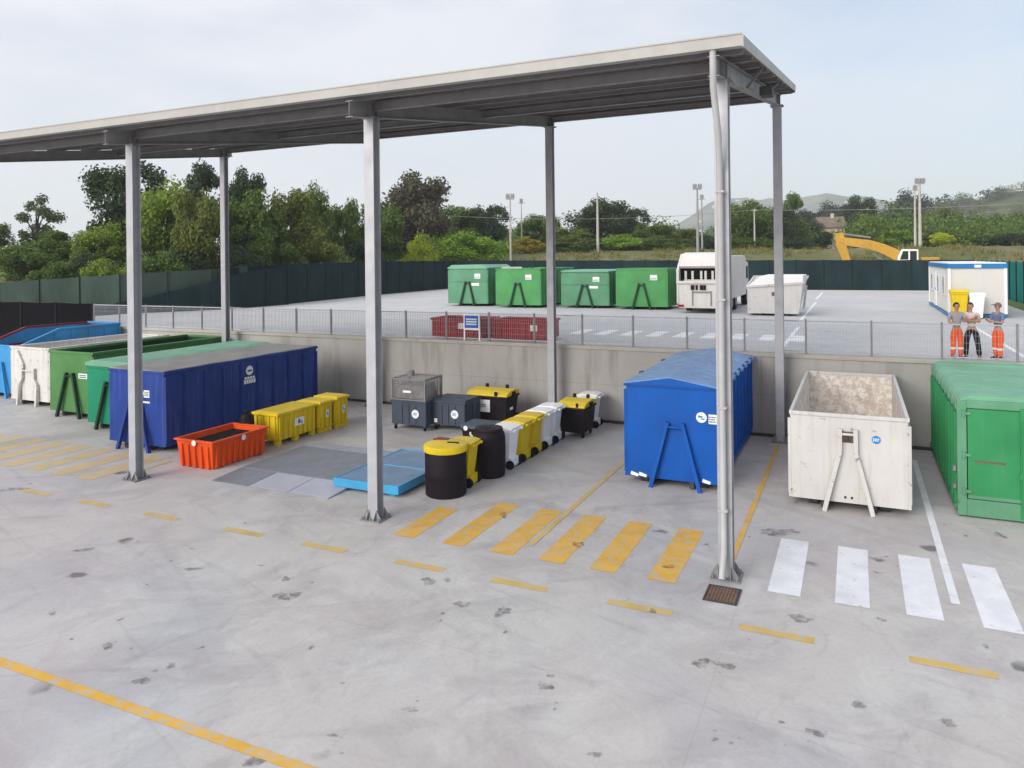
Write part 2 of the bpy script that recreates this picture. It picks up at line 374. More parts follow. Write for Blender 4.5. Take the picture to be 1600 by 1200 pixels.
def thing(name, label, cat, loc=(0,0,0), rz=0., group=None):
    o = bpy.data.objects.new(name, None); COL.objects.link(o); o.empty_display_size = .3
    o.location = loc; o.rotation_euler = (0, 0, R(rz))
    return tag(o, label, cat, group)
def copy_tree(o, parent=None):
    c = o.copy(); COL.objects.link(c)
    if parent: c.parent = parent
    for ch in list(o.children): copy_tree(ch, c)
    return c

# ------------------------------------------------------------------ setting
def sm(a, b, x):
    t = min(1., max(0., (x - a) / (b - a))); return t * t * (3 - 2 * t)
def hgt(x, y):
    dx = max(0, -43 - x, x - 11); dy = max(0, y - 78)
    if x < -43: dx *= sm(29, 40, y)
    d = math.hypot(dx, dy)
    return 2.6 + 4.2 * sm(1, 21, d) + .006 * min(d, 300)
def zter(x, y):
    z = hgt(x, y)
    z += .25 * mnoise.noise(Vector((x * .12, y * .12, 0))) + .12 * mnoise.noise(Vector((x * .45, y * .45, 3)))
    # wooded rise on the right and the long blue ridge on the horizon
    z += 47 * math.exp(-((x - 190) / 130) ** 2 - ((y - 730) / 210) ** 2) * (1 + .12 * mnoise.noise(Vector((x * .02, y * .02, 1))))
    z += 26 * math.exp(-((x + 10) / 170) ** 2 - ((y - 800) / 150) ** 2)
    q = 62 * math.exp(-((x + 400) / 260) ** 2) + 40 * math.exp(-((x + 40) / 170) ** 2) + 172 * math.exp(-((x + 120) / 800) ** 2)
    return z + q * math.exp(-((y - 2950) / 420) ** 2) * (1 + .16 * mnoise.noise(Vector((x * .006, y * .006, 5))) + .05 * mnoise.noise(Vector((x * .02, y * .02, 9))))
def terrain():
    vs = []; fs = []
    na = 300; a0, a1 = R(-50), R(112)          # bearing from +Y towards -X
    rad = [24.0]
    while rad[-1] < 3450: rad.append(rad[-1] * 1.035)
    for r in rad:
        for i in range(na + 1):
            a = a0 + (a1 - a0) * i / na
            x = -math.sin(a) * r; y = math.cos(a) * r
            if y < 26.3: z = -.6
            elif -42.6 < x < 45 and y < 31: z = -.6
            elif -42.6 < x < 10.6 and y < 78.2: z = 2.0
            else:
                z = zter(x, y)
            vs.append((x, y, z))
    n = na + 1
    for j in range(len(rad) - 1):
        for i in range(na): fs.append((j*n+i, j*n+i+1, (j+1)*n+i+1, (j+1)*n+i))
    me = bpy.data.meshes.new('terrain'); me.from_pydata(vs, [], fs)
    m, t, b = newmat('fields_and_slopes')
    near = [(.15, .13, .075), (.09, .11, .035), (.20, .165, .105), (.11, .125, .045)]
    c = near[0]
    for cc, sc in zip(near[1:], (.035, .1, .45)): c = mixc(t, mr(t, noise(t, sc, 6, .65), .42, .6), c, cc)
    v = N('ShaderNodeTexVoronoi', t.nodes); v.inputs['Scale'].default_value = .0075
    tcn = N('ShaderNodeTexCoord', t.nodes); t.links.new(tcn.outputs['Object'], v.inputs['Vector'])
    hs = N('ShaderNodeSeparateColor', t.nodes); t.links.new(v.outputs['Color'], hs.inputs[0])
    rp = N('ShaderNodeValToRGB', t.nodes); rp.color_ramp.interpolation = 'CONSTANT'
    e = rp.color_ramp.elements; e[0].color = (.07, .09, .035, 1); e[1].position = .8; e[1].color = (.15, .14, .07, 1)
    for p, cc in ((.25, (.11, .11, .045)), (.45, (.17, .15, .10)), (.62, (.05, .07, .03))):
        q = e.new(p); q.color = (*cc, 1)
    t.links.new(hs.outputs[0], rp.inputs['Fac'])
    far = mixc(t, mr(t, noise(t, .02, 5, .7), .45, .6, 0, .7), rp.outputs[0], (.035, .055, .028))
    ln = N('ShaderNodeVectorMath', t.nodes, operation='LENGTH'); t.links.new(tcn.outputs['Object'], ln.inputs[0])
    c = mixc(t, mr(t, ln.outputs['Value'], 150, 330), c, far)
    t.links.new(c, b.inputs['Base Color']); b.inputs['Roughness'].default_value = .95; b.inputs['Specular IOR Level'].default_value = .1
    bump(t, b, noise(t, 1.5, 6, .8), .5, .15)
    me.materials.append(m); me.polygons.foreach_set('use_smooth', [True] * len(fs))
    o = bpy.data.objects.new('terrain', me); COL.objects.link(o); tag(o, 'grassy slopes, fields and hills beyond the yard', 'terrain', kind='structure')
terrain()
MB().add([(-400,-300,0),(300,-300,0),(300,26.2,0),(-400,26.2,0)], [(0,1,2,3)]).build('ground', M['ground'])['kind'] = 'structure'
tag(bpy.data.objects['ground'], 'stained grey concrete yard in front of the canopy', 'ground')
yd = MB().box(-43, 26.46, 1.6, 10.8, 78.4, ZU).build('upper_yard', M['yard']); tag(yd, 'raised paved yard behind the railing', 'yard', kind='structure')
pv = MB().add([(-42.8,74.0,ZU+.004),(10.2,74.0,ZU+.004),(10.2,78.2,ZU+.004),(-42.8,78.2,ZU+.004)], [(0,1,2,3)])
pv.add([(-42.8,44,ZU+.004),(-39.2,44,ZU+.004),(-38.4,74,ZU+.004),(-42.8,74,ZU+.004)], [(0,1,2,3)])
tag(pv.build('path', M['pale_strip']), 'pale concrete strip along the foot of the yard fence', 'path', kind='structure')
gs = MB().add([(8.6,44,ZU+.008),(10.3,44,ZU+.008),(10.3,74,ZU+.008),(8.9,74,ZU+.008)], [(0,1,2,3)])
tag(gs.build('grass_verge', M['grass']), 'strip of grass beside the teal fence', 'grass', kind='structure')

# painted markings
def rects(name, mat, rs, z, label):
    b = MB()
    for (x0, y0, x1, y1) in rs: b.add([(x0,y0,z),(x1,y0,z),(x1,y1,z),(x0,y1,z)], [(0,1,2,3)])
    tag(b.build(name, M[mat]), label, 'road marking', kind='structure')
rects('yellow_dashed_line', 'y_faded', [(c-.56, 12.30 + .03*i/8 , c+.56, 12.50 + .03*i/8) for i, c in enumerate((-19.7,-17.4,-15.0,-12.45,-10.2,-7.84,-5.7,-3.42,-1.2,1.23,3.6))], .004, 'dashed yellow line painted in front of the canopy')
rects('yellow_solid_line', 'y_paint', [(-40, 6.80, 3, 6.96)], .004, 'solid yellow line across the lower left of the picture')
rects('yellow_zebra_marking', 'y_paint', [(x, 13.6, x+.53, 15.6 if i < 1 else 16.45) for i, x in enumerate((-9.26,-8.04,-6.9,-5.81,-4.74,-3.6))], .004, 'six yellow stripes painted between the two front canopy posts')
M['y_ghost'] = road_paint('ghost_yellow_road_paint', (.66, .43, .09), 1.0)
rects('faded_yellow_zebra_marking', 'y_ghost', [(x-.08, 13.7 + .0*i, x+.6, 16.3) for i, x in enumerate((-28.0,-26.85,-25.7,-24.55,-23.4,-22.25,-21.1,-19.95))], .004, 'faded yellow stripes left of the leftmost canopy post')
rects('white_zebra_marking', 'w_paint', [(x, 13.95, x+.55, 16.7) for x in (-1.49,-.38,.72,1.82,2.93)], .004, 'white stripes painted on the concrete at right')
rects('yellow_bay_line', 'y_paint', [(-2.34,15.1,-2.22,24.9)], .008, 'yellow line running up to the rear right canopy post')
rects('faded_yellow_bay_line', 'y_faded', [(-6.3,14.2,-6.18,21.5), (-18.95,14.6,-18.83,16.0)], .008, 'faded yellow bay line left of the bright blue container')
rects('white_bay_line', 'w_paint', [(1.44,14.7,1.58,24.6)], .008, 'white bay line between white and green containers')
rects('yard_zebra_marking', 'w_faded', [(-11.3 + 1.12*i, 30.0, -10.75 + 1.12*i, 32.2) for i in range(9)], ZU+.004, 'row of white stripes on the raised yard')
rects('yard_line', 'w_faded', [(-2.45,27.4,-2.3,36), (-2.6,39,-2.45,56), (-2.75,60,-2.6,72), (4.7,27.2,4.85,60), (-12.5,28,-12.4,29.5)], ZU+.008, 'white bay lines on the raised yard')

# oil drips and dirt patches lying on the concrete
def stain_mat():
    m, t, b = newmat('oily_dirt'); b.inputs['Base Color'].default_value = (.07, .065, .066, 1); b.inputs['Roughness'].default_value = .7
    tr = N('ShaderNodeBsdfTransparent', t.nodes); ms = N('ShaderNodeMixShader', t.nodes); o = [n for n in t.nodes if n.type == 'OUTPUT_MATERIAL'][0]
    t.links.new(mr(t, noise(t, 7, 6, .7), .36, .7, .0, .62), ms.inputs[0])
    t.links.new(tr.outputs[0], ms.inputs[1]); t.links.new(b.outputs[0], ms.inputs[2]); t.links.new(ms.outputs[0], o.inputs['Surface'])
    return m
STAINS = [(-10.71,7.86,0.20,0.16), (-9.36,7.38,0.18,0.16), (-9.33,10.32,0.35,0.29), (-9.84,10.88,0.18,0.12), (-7.73,9.10,0.08,0.08), (-9.31,7.84,0.13,0.10),
    (-9.31,8.41,0.06,0.08), (-6.62,6.72,0.17,0.16), (-7.29,11.86,0.26,0.22), (-6.27,11.30,0.19,0.22), (-5.51,11.33,0.22,0.27), (-6.32,10.61,0.06,0.09),
    (-12.59,8.19,0.11,0.11), (-4.01,9.59,0.17,0.16), (-4.04,9.86,0.09,0.07), (-3.69,9.15,0.04,0.04), (-1.64,9.38,0.09,0.05), (-1.45,9.39,0.06,0.04),
    (-0.49,10.03,0.22,0.12), (-0.87,13.10,0.37,0.19), (0.33,13.58,0.14,0.10), (-2.13,11.07,0.24,0.18), (-1.80,11.15,0.26,0.16), (-0.02,10.88,0.19,0.11),
    (0.35,16.25,0.22,0.17), (0.33,15.59,0.14,0.09), (-3.18,12.37,0.12,0.12), (-3.93,16.06,0.28,0.19), (2.74,18.67,0.17,0.30), (-1.59,17.02,0.76,0.32),
    (-7.56,15.67,0.14,0.35), (-5.33,14.63,0.17,0.31), (-3.34,14.29,0.19,0.15), (-6.99,26.59,0.46,0.54), (-6.06,7.51,0.12,0.05), (-5.46,8.36,0.21,0.07),
    (-2.91,8.51,0.15,0.08), (1.01,10.92,0.20,0.12), (1.75,13.30,0.10,0.09), (-11.85,10.49,0.25,0.13), (-14.77,10.28,0.34,0.16), (-20.52,12.32,0.53,0.27),
    (-21.31,18.12,0.79,0.31)]
rs = random.Random(5); b = MB()
for x, y, a, d in STAINS:
    ang = R(24.9) + rs.uniform(-.5, .3); n = 26; ph = [rs.uniform(0, 6.3) for _ in range(4)]; vs = []
    for k in range(n):
        th = 2*math.pi*k/n; q = 1 + .28*math.sin(2*th+ph[0]) + .2*math.sin(3*th+ph[1]) + .14*math.sin(7*th+ph[2]) + .1*math.sin(11*th+ph[3])
        u, v = a*q*math.cos(th)*.56, d*q*math.sin(th)*.6; vs.append((x + u*math.cos(ang) - v*math.sin(ang), y + u*math.sin(ang) + v*math.cos(ang), .012))
    b.add(vs, [tuple(range(n))])
    for _ in range(rs.randrange(0, 3)):
        cx, cy, r_ = x + rs.gauss(0, a*1.6 + .05), y + rs.gauss(0, d*2 + .05), rs.uniform(.008, .022)
        b.add([(cx + r_*math.cos(k*.785)*1.4, cy + r_*math.sin(k*.785), .012) for k in range(8)], [tuple(range(8))])
tag(b.build('ground_stain', stain_mat()), 'dark oil spots and dirt patches on the concrete', 'stain', kind='structure')

# ------------------------------------------------------------------ retaining wall, railing, fences
t = thing('retaining_wall', 'long grey concrete retaining wall behind the skips and bins', 'wall', (-10, 26.05, 0))
MB().box(-26.75, 0, 0, 40, .38, 2.66).build('wall', M['wall'], t)
MB().box(-26.8, -.05, 2.66, 40, .41, 2.79).build('coping', M['coping'], t, bevel=.012)
MB().box(-26.75, -.09, 0, 40, -.002, .09).build('kerb', M['frame_dark'], t)

rl = thing('railing', 'galvanised mesh railing along the top of the retaining wall', 'railing', (-36.6, 26.24, 2.79))
ph = MB()                                    # one welded grating panel, 1.86 m wide
for i in range(23): ph.box(.02 + i*.0825, -.010, .10, .025 + i*.0825, .012, 1.06)
for z in (.09, .30, .52, .74, .96): ph.box(0, -.004, z, 1.84, .004, z + .006)
ph.box(0, -.02, .06, 1.86, .02, .09); ph.box(0, -.025, 1.06, 1.86, .025, 1.10)
p0 = None
for i in range(23):
    x = i * 1.95
    if p0 is None: p0 = ph.build('mesh_panel', M['galv'], rl, (x + .045, 0, 0))
    else:
        c = p0.copy(); COL.objects.link(c); c.parent = rl; c.location = (x + .045, 0, 0)
q0 = None
for i in range(24):
    x = i * 1.95
    if q0 is None:
        pb = MB(); pb.box(-.03, -.03, 0, .03, .03, 1.14); pb.box(-.07, -.06, 0, .07, .06, .012)
        q0 = pb.build('post', M['galv_dull'], rl, (x, 0, 0))
    else:
        c = q0.copy(); COL.objects.link(c); c.parent = rl; c.location = (x, 0, 0)

def fence(name, label, pts, ztop, zbot, net, step=2.5, group=None):
    o = thing(name, label, 'fence', (*pts[0], zbot[0]), 0, group)
    X0, Y0, Z0 = pts[0][0], pts[0][1], zbot[0]
    for a in range(len(pts) - 1):
        p, q = Vector(pts[a]), Vector(pts[a+1]); L = (q - p).length; n = max(1, round(L / step)); d = (q - p).normalized(); w = Vector((-d.y, d.x)) * .012
        b = MB()
        for i in range(n):
            s0, s1 = i / n, (i + 1) / n
            for k, (u0, u1) in enumerate(((s0, (s0+s1)/2), ((s0+s1)/2, s1))):
                sag = .035
                z0a = ztop[a]*(1-u0)+ztop[a+1]*u0 - (sag if k else 0); z1a = ztop[a]*(1-u1)+ztop[a+1]*u1 - (0 if k else sag)
                b0 = zbot[a]*(1-u0)+zbot[a+1]*u0; b1 = zbot[a]*(1-u1)+zbot[a+1]*u1
                A = p + (q-p)*u0; B = p + (q-p)*u1
                b.hexa([(A.x-w.x-X0,A.y-w.y-Y0,b0-Z0),(B.x-w.x-X0,B.y-w.y-Y0,b1-Z0),(B.x+w.x-X0,B.y+w.y-Y0,b1-Z0),(A.x+w.x-X0,A.y+w.y-Y0,b0-Z0)],
                       [(A.x-w.x-X0,A.y-w.y-Y0,z0a-Z0),(B.x-w.x-X0,B.y-w.y-Y0,z1a-Z0),(B.x+w.x-X0,B.y+w.y-Y0,z1a-Z0),(A.x+w.x-X0,A.y+w.y-Y0,z0a-Z0)])
        b.build('net', M[net], o)
        for i in range(n + (1 if a == len(pts) - 2 else 0)):
            u = i / n; A = p + (q-p)*u; zt = ztop[a]*(1-u)+ztop[a+1]*u; zb = zbot[a]*(1-u)+zbot[a+1]*u
            nn = Vector((d.y, -d.x)) * .05
            if nn.dot(-A) < 0: nn = -nn
            MB().tube([(0,0,0),(0,0,zt-zb+.06)], .035, 8).build('post', M['post_green'], o, (A.x+nn.x-X0, A.y+nn.y-Y0, zb-Z0))
    return o
fence('yard_fence', 'dark green netting fence across the back of the raised yard', [(9.6,77),(-42.2,75.5)], [5.55,6.0], [ZU-.1,ZU-.1], 'net_dark')
fence('side_fence', 'dark green netting fence along the left side of the raised yard', [(-42.3,75.2),(-41.5,58),(-39.7,44.4),(-40.2,38.2)], [6.0,6.0,5.85,5.62], [ZU-.1]*4, 'net_dark')
fence('approach_fence', 'grey green netting fence below the trees at far left', [(-39.9,40.5),(-40.6,37.9),(-43.5,33.0),(-50.5,29.6),(-60,27.6)], [5.75,5.6,5.35,4.9,4.6], [2.4,2.6,3.0,3.1,3.0], 'net_green')
fence('ramp_fence', 'dark green netting with a sloping top in front of the grey green fence', [(-39.3,44.0),(-39.5,39.6),(-40.1,37.6),(-43.2,32.6),(-45.5,31.5)], [5.75,5.3,4.75,3.5,3.0], [ZU-.1]*5, 'net_dark')
fence('teal_fence', 'bright teal netting fence to the right of the site cabin', [(9.9,76.8),(9.9,40)], [5.5,5.5], [ZU,ZU], 'net_teal')
bn = fence('black_screen', 'black netting screen closing the far left end of the lower yard', [(-36.75,26.3),(-58,26.3)], [3.93,3.93], [0,0], 'net_black', 3.0)

# ------------------------------------------------------------------ steel canopy
cp = thing('steel_canopy', 'tall grey steel canopy with a sloping flat roof on H-section posts', 'canopy', (0, 0, 0))
SL = .14
def rz(y): return 9.34 + SL * (y - 14.29)          # underside of the cross beams
XR, XL, YF, YB = -1.74, -27.3, 13.39, 26.05
def h_post(x, y, h):
    b = MB(); w = .13; tf = .02
    b.box(-w, -w, .03, w, -w + tf, h); b.box(-w, w - tf, .03, w, w, h); b.box(-.008, -w + tf, .03, .008, w - tf, h)
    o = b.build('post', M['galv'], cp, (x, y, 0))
    b = MB(); b.box(-.27, -.27, 0, .27, .27, .03)
    for sx in (-1, 1):                                # gussets
        for yy in (-.15, .15):
            b.prism([(sx*.13, .03), (sx*.25, .03), (sx*.25, .06), (sx*.13, .25)], 'y', yy - .008, yy + .008)
    for sy in (-1, 1):
        for xx in (-.1, .1): b.prism([(sy*.13, .03), (sy*.25, .03), (sy*.25, .06), (sy*.13, .25)], 'x', xx - .008, xx + .008)
    for sx in (-.22, -.0, .22):
        for sy in (-.22, .22): b.tube([(sx, sy, .03), (sx, sy, .09)], .02, 6)
    b.build('base_plate', M['galv_dull'], o)
    MB().box(-.2, -.2, h, .2, .2, h + .02).build('cap_plate', M['galv_dull'], o)
PX = (-2.25, -10.2, -18.25, -26.4)
for x in PX:
    h_post(x, 14.29, rz(14.29) - .02); h_post(x, 25.42, rz(25.42) - .02)
for x in PX:                         # tapered cross beams reaching to the gutter
    b = MB(); y0, y1 = YF + .06, YB - .15
    def strip(xa, xb, za, zb):
        b.hexa([(xa,y0,rz(y0)+za),(xb,y0,rz(y0)+za),(xb,y1,rz(y1)+za),(xa,y1,rz(y1)+za)], [(xa,y0,rz(y0)+zb),(xb,y0,rz(y0)+zb),(xb,y1,rz(y1)+zb),(xa,y1,rz(y1)+zb)])
    strip(x-.1, x+.1, 0, .018); strip(x-.1, x+.1, .352, .37); strip(x-.006, x+.006, .018, .352)
    for yy in (14.15, 14.43, 25.28, 25.56): b.box(x-.095, yy-.007, rz(yy)+.02, x+.095, yy+.007, rz(yy)+.35)
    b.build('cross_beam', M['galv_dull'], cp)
for yy in (14.29, 19.9, 25.42):                       # long beams between the posts
    b = MB()
    for a, c in zip(PX, PX[1:]):
        z = rz(yy)
        b.box(c+.1, yy-.06, z+.15, a-.1, yy+.06, z+.162); b.box(c+.1, yy-.06, z+.34, a-.1, yy+.06, z+.352); b.box(c+.1, yy-.005, z+.162, a-.1, yy+.005, z+.34)
    b.build('long_beam', M['galv_dull'], cp)
y = YF + .35
while y < YB - .2:                                    # purlins on top of the cross beams
    z = rz(y) + .372
    b = MB(); b.box(XL+.05, y-.03, z, XR-.05, y+.03, z+.008); b.box(XL+.05, y-.004, z+.008, XR-.05, y+.004, z+.11); b.box(XL+.05, y-.03, z+.11, XR-.05, y+.03, z+.118)
    b.build('purlin', M['galv_dull'], cp); y += 1.33
b = MB()                                              # trapezoidal roof sheet: ribs run with the slope
x = XL; prof = []
while x < XR - .01:
    prof += [(x, 0), (x+.12, 0), (x+.15, .04), (x+.22, .04)]; x += .25
prof = [p for p in prof if p[0] < XR - .02] + [(XR - .02, 0)]
vs = []; fs = []
for px, dz in prof:
    for yy in (YF + .02, YB - .02):
        for th in (0, .035): vs.append((px, yy, rz(yy) + .50 + dz + th))
for i in range(len(prof) - 1):
    a, c = i*4, i*4 + 4
    fs += [(a, a+2, c+2, c), (a+1, c+1, c+3, a+3), (a, c, c+1, a+1), (a+2, a+3, c+3, c+2)]
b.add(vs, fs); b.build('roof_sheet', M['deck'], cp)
b = MB(); zf = rz(YF)                                 # front gutter fascia
b.box(XL, YF-.02, zf+.47, XR, YF+.0, zf+.69); b.box(XL, YF+.0, zf+.47, XR, YF+.16, zf+.49); b.box(XL, YF-.035, zf+.67, XR, YF-.02, zf+.70)
b.build('gutter_fascia', M['fascia'], cp)
b = MB()
def slopebox(xa, xb, y0, y1, za, zb): b.hexa([(xa,y0,rz(y0)+za),(xb,y0,rz(y0)+za),(xb,y1,rz(y1)+za),(xa,y1,rz(y1)+za)], [(xa,y0,rz(y0)+zb),(xb,y0,rz(y0)+zb),(xb,y1,rz(y1)+zb),(xa,y1,rz(y1)+zb)])
slopebox(XR, XR+.02, YF-.03, YB, .45, .66); slopebox(XR-.10, XR, YF, YB, .63, .66)
b.build('end_flashing', M['fascia'], cp)
b = MB(); slopebox(XL-.02, XL, YF-.03, YB, .45, .66); b.build('end_flashing', M['fascia'], cp)
b = MB(); b.box(XL, YB, rz(YB)+.42, XR, YB+.02, rz(YB)+.62); b.build('rear_flashing', M['galv_dull'], cp)
b = MB(); b.tube([(-2.26,13.46,9.70),(-2.26,13.46,9.05),(-2.24,13.85,8.2),(-2.26,14.06,7.6),(-2.26,14.06,.55),(-2.27,13.84,.12)], .06, 12)
for z in (7.2, 5.2, 3.2, 1.3): b.box(-2.34, 13.99, z, -2.18, 14.158, z+.04)
b.build('downpipe', M['pipe'], cp, smooth=True)
MB().box(-2.12, 19.3, rz(19.3)-.02, -1.82, 19.75, rz(19.3)+.2).build('lamp', M['frame_dark'], cp, bevel=.02)
b = MB()                                              # knee struts under the roof end
b.bar((-2.2, 17.6, rz(17.6)+.05), (-1.85, 17.6, rz(17.6)+.5), .06); b.build('strut', M['galv_dull'], cp)
b = MB(); b.bar((-2.2, 21.6, rz(21.6)+.05), (-1.85, 21.6, rz(21.6)+.5), .06); b.build('strut', M['galv_dull'], cp)

g = thing('drain_grate', 'rusty iron drain grate in the concrete in front of the right canopy post', 'drain grate', (-2.2, 13.47, 0))
b = MB(); b.box(-.29,-.33,.002,.29,-.30,.022); b.box(-.29,.30,.002,.29,.33,.022); b.box(-.29,-.30,.002,-.26,.30,.022); b.box(.26,-.30,.002,.29,.30,.022)
b.build('frame', M['frame_dark'], g)
b = MB(); b.box(-.26,-.30,.004,.26,.30,.008)
for i in range(9): b.box(-.235+i*.056, -.295, .008, -.205+i*.056, .295, .018)
b.build('grille', M['rusty'], g)

# ------------------------------------------------------------------ hook-lift containers
def marks(parent, mat, x0, y, z0, w, h, rows, seed, flip=1):
    """illegible print: short dashes in rows on a face that looks towards -Y"""
    rnd = random.Random(seed); b = MB(); rh = h / rows
    for r in range(rows):
        x = 0
        while x < w - .02:
            l = rnd.uniform(.03, .11) * max(.5, w); l = min(l, w - x)
            b.box(x0 + x, y - .004, z0 + r*rh + rh*.2, x0 + x + l*.75, y, z0 + r*rh + rh*.8); x += l
    return b.build('print', M[mat], parent)
def logo_front(root, x, z, r, y, box=True):
    d = MB().disc((x, y, z), r, (0,-1,0), 24).build('sticker', M['sticker'], root)
    b = MB(); b.box(x-r*.6, y-.009, z-r*.05, x+r*.2, y-.005, z+r*.35); b.box(x-r*.1, y-.009, z-r*.4, x+r*.6, y-.005, z-r*.15); b.build('print', M['sticker_blue'], d)
    if box:
        s = MB().box(x+r*1.35, y-.004, z-r*1.1, x+r*2.9, y, z+r*.7).build('sticker', M['sticker'], root)
        marks(s, 'print', x+r*1.45, y-.005, z-r*.9, r*1.3, r*1.3, 3, int(x*100)+7)

def container(name, label, x, y, W, L, h, mat, z0=0., zb=.2, hook=True, hookmat=None, ribs='both', inner=None, top=True, taper=None,
              kink=False, apex=1.45, spread=(.62, .15), group=None, rot=0., rollers=True, cat='skip', nrib=None, hdx=0., rimw=.05):
    o = thing(name, label, cat, (x, y, z0), rot, group)
    w = W / 2; tk = .05
    b = MB(); m2 = [M[mat], M[inner or mat]]
    zf = h if not taper else taper[0]
    b.box(-w, 0, zb, w, tk, zf)                                    # front
    b.box(-w, L - tk, zb, w, L, h)                                 # rear
    b.box(-w + tk, tk, zb, w - tk, L - tk, zb + .06)               # floor
    for s in (-1, 1):
        xa, xb = (-w, -w + tk) if s < 0 else (w - tk, w)
        if taper: b.prism([(tk, zb), (L - tk, zb), (L - tk, h), (taper[1], h), (tk, zf)], 'x', xa, xb)
        else: b.box(xa, tk, zb, xb, L - tk, h)
    n = nrib or max(3, round(L / .62)); st = L / n
    for s in (-1, 1):
        if ribs in ('both', s):
            for i in range(n + 1):
                yy = min(max(i * st, .05), L - .05)
                zt = h - .1 if not taper or yy > taper[1] else zf - .1 + (h - zf) * yy / taper[1]
                b.hexa([(s*w, yy-.05, zb+.1), (s*(w+.075), yy-.03, zb+.1), (s*(w+.075), yy+.03, zb+.1), (s*w, yy+.05, zb+.1)],
                       [(s*w, yy-.05, zt), (s*(w+.075), yy-.03, zt), (s*(w+.075), yy+.03, zt), (s*w, yy+.05, zt)])
            b.box(min(s*w, s*(w+.06)), 0, zb, max(s*w, s*(w+.06)), L, zb + .1)
    b.build('body', m2[0], o, bevel=.008)
    if inner:                                                       # liner tone of the inside
        b = MB(); e = tk + .004
        b.box(-w+e, e, zb+.07, w-e, e+.004, zf-.02); b.box(-w+e, L-e-.004, zb+.07, w-e, L-e, h-.02)
        for s in (-1, 1): b.box(min(s*(w-e), s*(w-e-.004)), e+.005, zb+.07, max(s*(w-e), s*(w-e-.004)), L-e-.005, (zf if taper else h)-.02)
        b.box(-w+e+.006, e+.006, zb+.062, w-e-.006, L-e-.006, zb+.068)
        b.build('lining', m2[1], o)
    if top:
        b = MB(); r = rimw
        if taper:
            for s in (-1, 1):
                if s < 0:
                    bb = MB(); bb.bar((s*w, 0, zf+.02), (s*w, taper[1], h+.03), .11, .09); bb.bar((s*w, taper[1], h+.03), (s*w, L, h+.03), .11, .09); bb.build('side_rail', M['maroon'], o); continue
                b.bar((s*w, 0, zf+.02), (s*w, taper[1], h+.03), .11, .09); b.bar((s*w, taper[1], h+.03), (s*w, L, h+.03), .11, .09)
        else:
            for s in (-1, 1): b.box(s*w - r - .02, -.02, h, s*w + r + .02, L + .02, h + .09)
        b.box(-w+r+.02, -.03, zf, w-r-.02, r+.02, zf + .085); b.box(-w+r+.02, L-r-.02, h, w-r-.02, L+.03, h + .085)
        b.build('top_rim', M[mat], o, bevel=.012)
    if hook:
        hm = M[hookmat or mat]
        for s in (-1, 1):
            b = MB()
            if kink:
                pts = [(s*spread[0], -.13, .0), (s*spread[1]*1.5, -.07, apex*.55), (s*spread[1], -.06, apex*.72), (s*spread[1], -.06, apex)]
            else: pts = [(hdx+s*spread[0], -.14, .0), (hdx+s*spread[1], -.07, apex)]
            for p, q in zip(pts, pts[1:]): b.bar(p, q, .10, .12, (0, 1, 0))
            b.build('hook_leg', hm, o, bevel=.008)
        zz = apex - .12
        MB().tube([(hdx-spread[1]-.04, -.09, zz), (hdx+spread[1]+.04, -.09, zz)], .03, 8).build('hook_bar', hm, o)
    for s in (-1, 1):
        MB().box(s*.53 - .06, .02, .03, s*.53 + .06, L - .02, zb).build('skid', M['frame_dark'], o)
    if rollers:
        for s in (-1, 1):
            MB().tube([(s*.78 - .1, L - .5, .1), (s*.78 + .1, L - .5, .1)], .1, 14).build('roller', M['frame_dark'], o)
            MB().tube([(s*.78 - .1, .35, .1), (s*.78 + .1, .35, .1)], .1, 14).build('roller', M['frame_dark'], o)
    return o

GL = 'containers lined up in the lower yard'
# bright blue, peaked lid
c = container('roll_off_container', 'bright blue container with a pale peaked lid behind the right canopy post', -4.42, 19.25, 2.36, 6.65, 2.6, 'blue', cat='container', apex=1.72, spread=(.64,.19), group=GL, nrib=9, hdx=.13)
b = MB(); b.prism([(-1.24, 2.66), (1.24, 2.66), (1.24, 2.70), (0, 2.90), (-1.24, 2.70)], 'y', -.06, 6.7); lid = b.build('lid', M['blue_lid'], c, bevel=.01)
b = MB(); b.prism([(-1.2, 2.67), (1.2, 2.67), (0, 2.87)], 'y', -.075, -.061); b.build('gable_plate', M['blue'], c)
b = MB()
for i in range(8): b.box(1.2, .35 + i*.85, 2.58, 1.33, .62 + i*.85, 2.69)
b.build('lid_clamps', M['blue_lid'], c)
for yy in (1.7, 4.4): MB().box(-1.29, yy, 2.62, -1.2, yy+.25, 2.72).build('hinge', M['frame_dark'], c)
logo_front(c, .80, 1.90, .135, -.004)
for xx in (-1.08, -.86, .8): MB().prism([(xx, .24), (xx+.2, .2), (xx+.22, .27), (xx+.02, .33)], 'y', -.006, -.002).build('reflector', M['sticker'], c)
# white, open, with rubble
c = container('roll_off_container', 'white open-topped container with a stained inside at right', -.2, 19.05, 2.5, 6.85, 2.2, 'white', inner='stained', cat='container', kink=True, apex=1.95, spread=(.52,.17), group=GL, nrib=9, rimw=.02)
b = MB(); b.box(-.13, -.012, 1.62, .13, -.002, 1.88); b.build('hook_recess', M['rusty'], c)
b = MB(); b.box(-.06, -.05, 1.66, .06, -.013, 1.70); b.box(-.02, -.05, 1.70, .02, -.013, 1.80); b.box(-.06, -.05, 1.80, .06, -.013, 1.84); b.build('hook_eye', M['frame_dark'], c)
d = MB().disc((.6, -.003, 1.74), .095, (0,-1,0), 22).build('sticker', M['sticker_blue'], c)
marks(d, 'sticker', .53, -.009, 1.70, .14, .08, 2, 5)
b = MB()
for xx in (-.09, .05): b.box(xx, -.006, .3, xx+.05, -.001, .36)
b.build('drain_hole', M['frame_dark'], c)
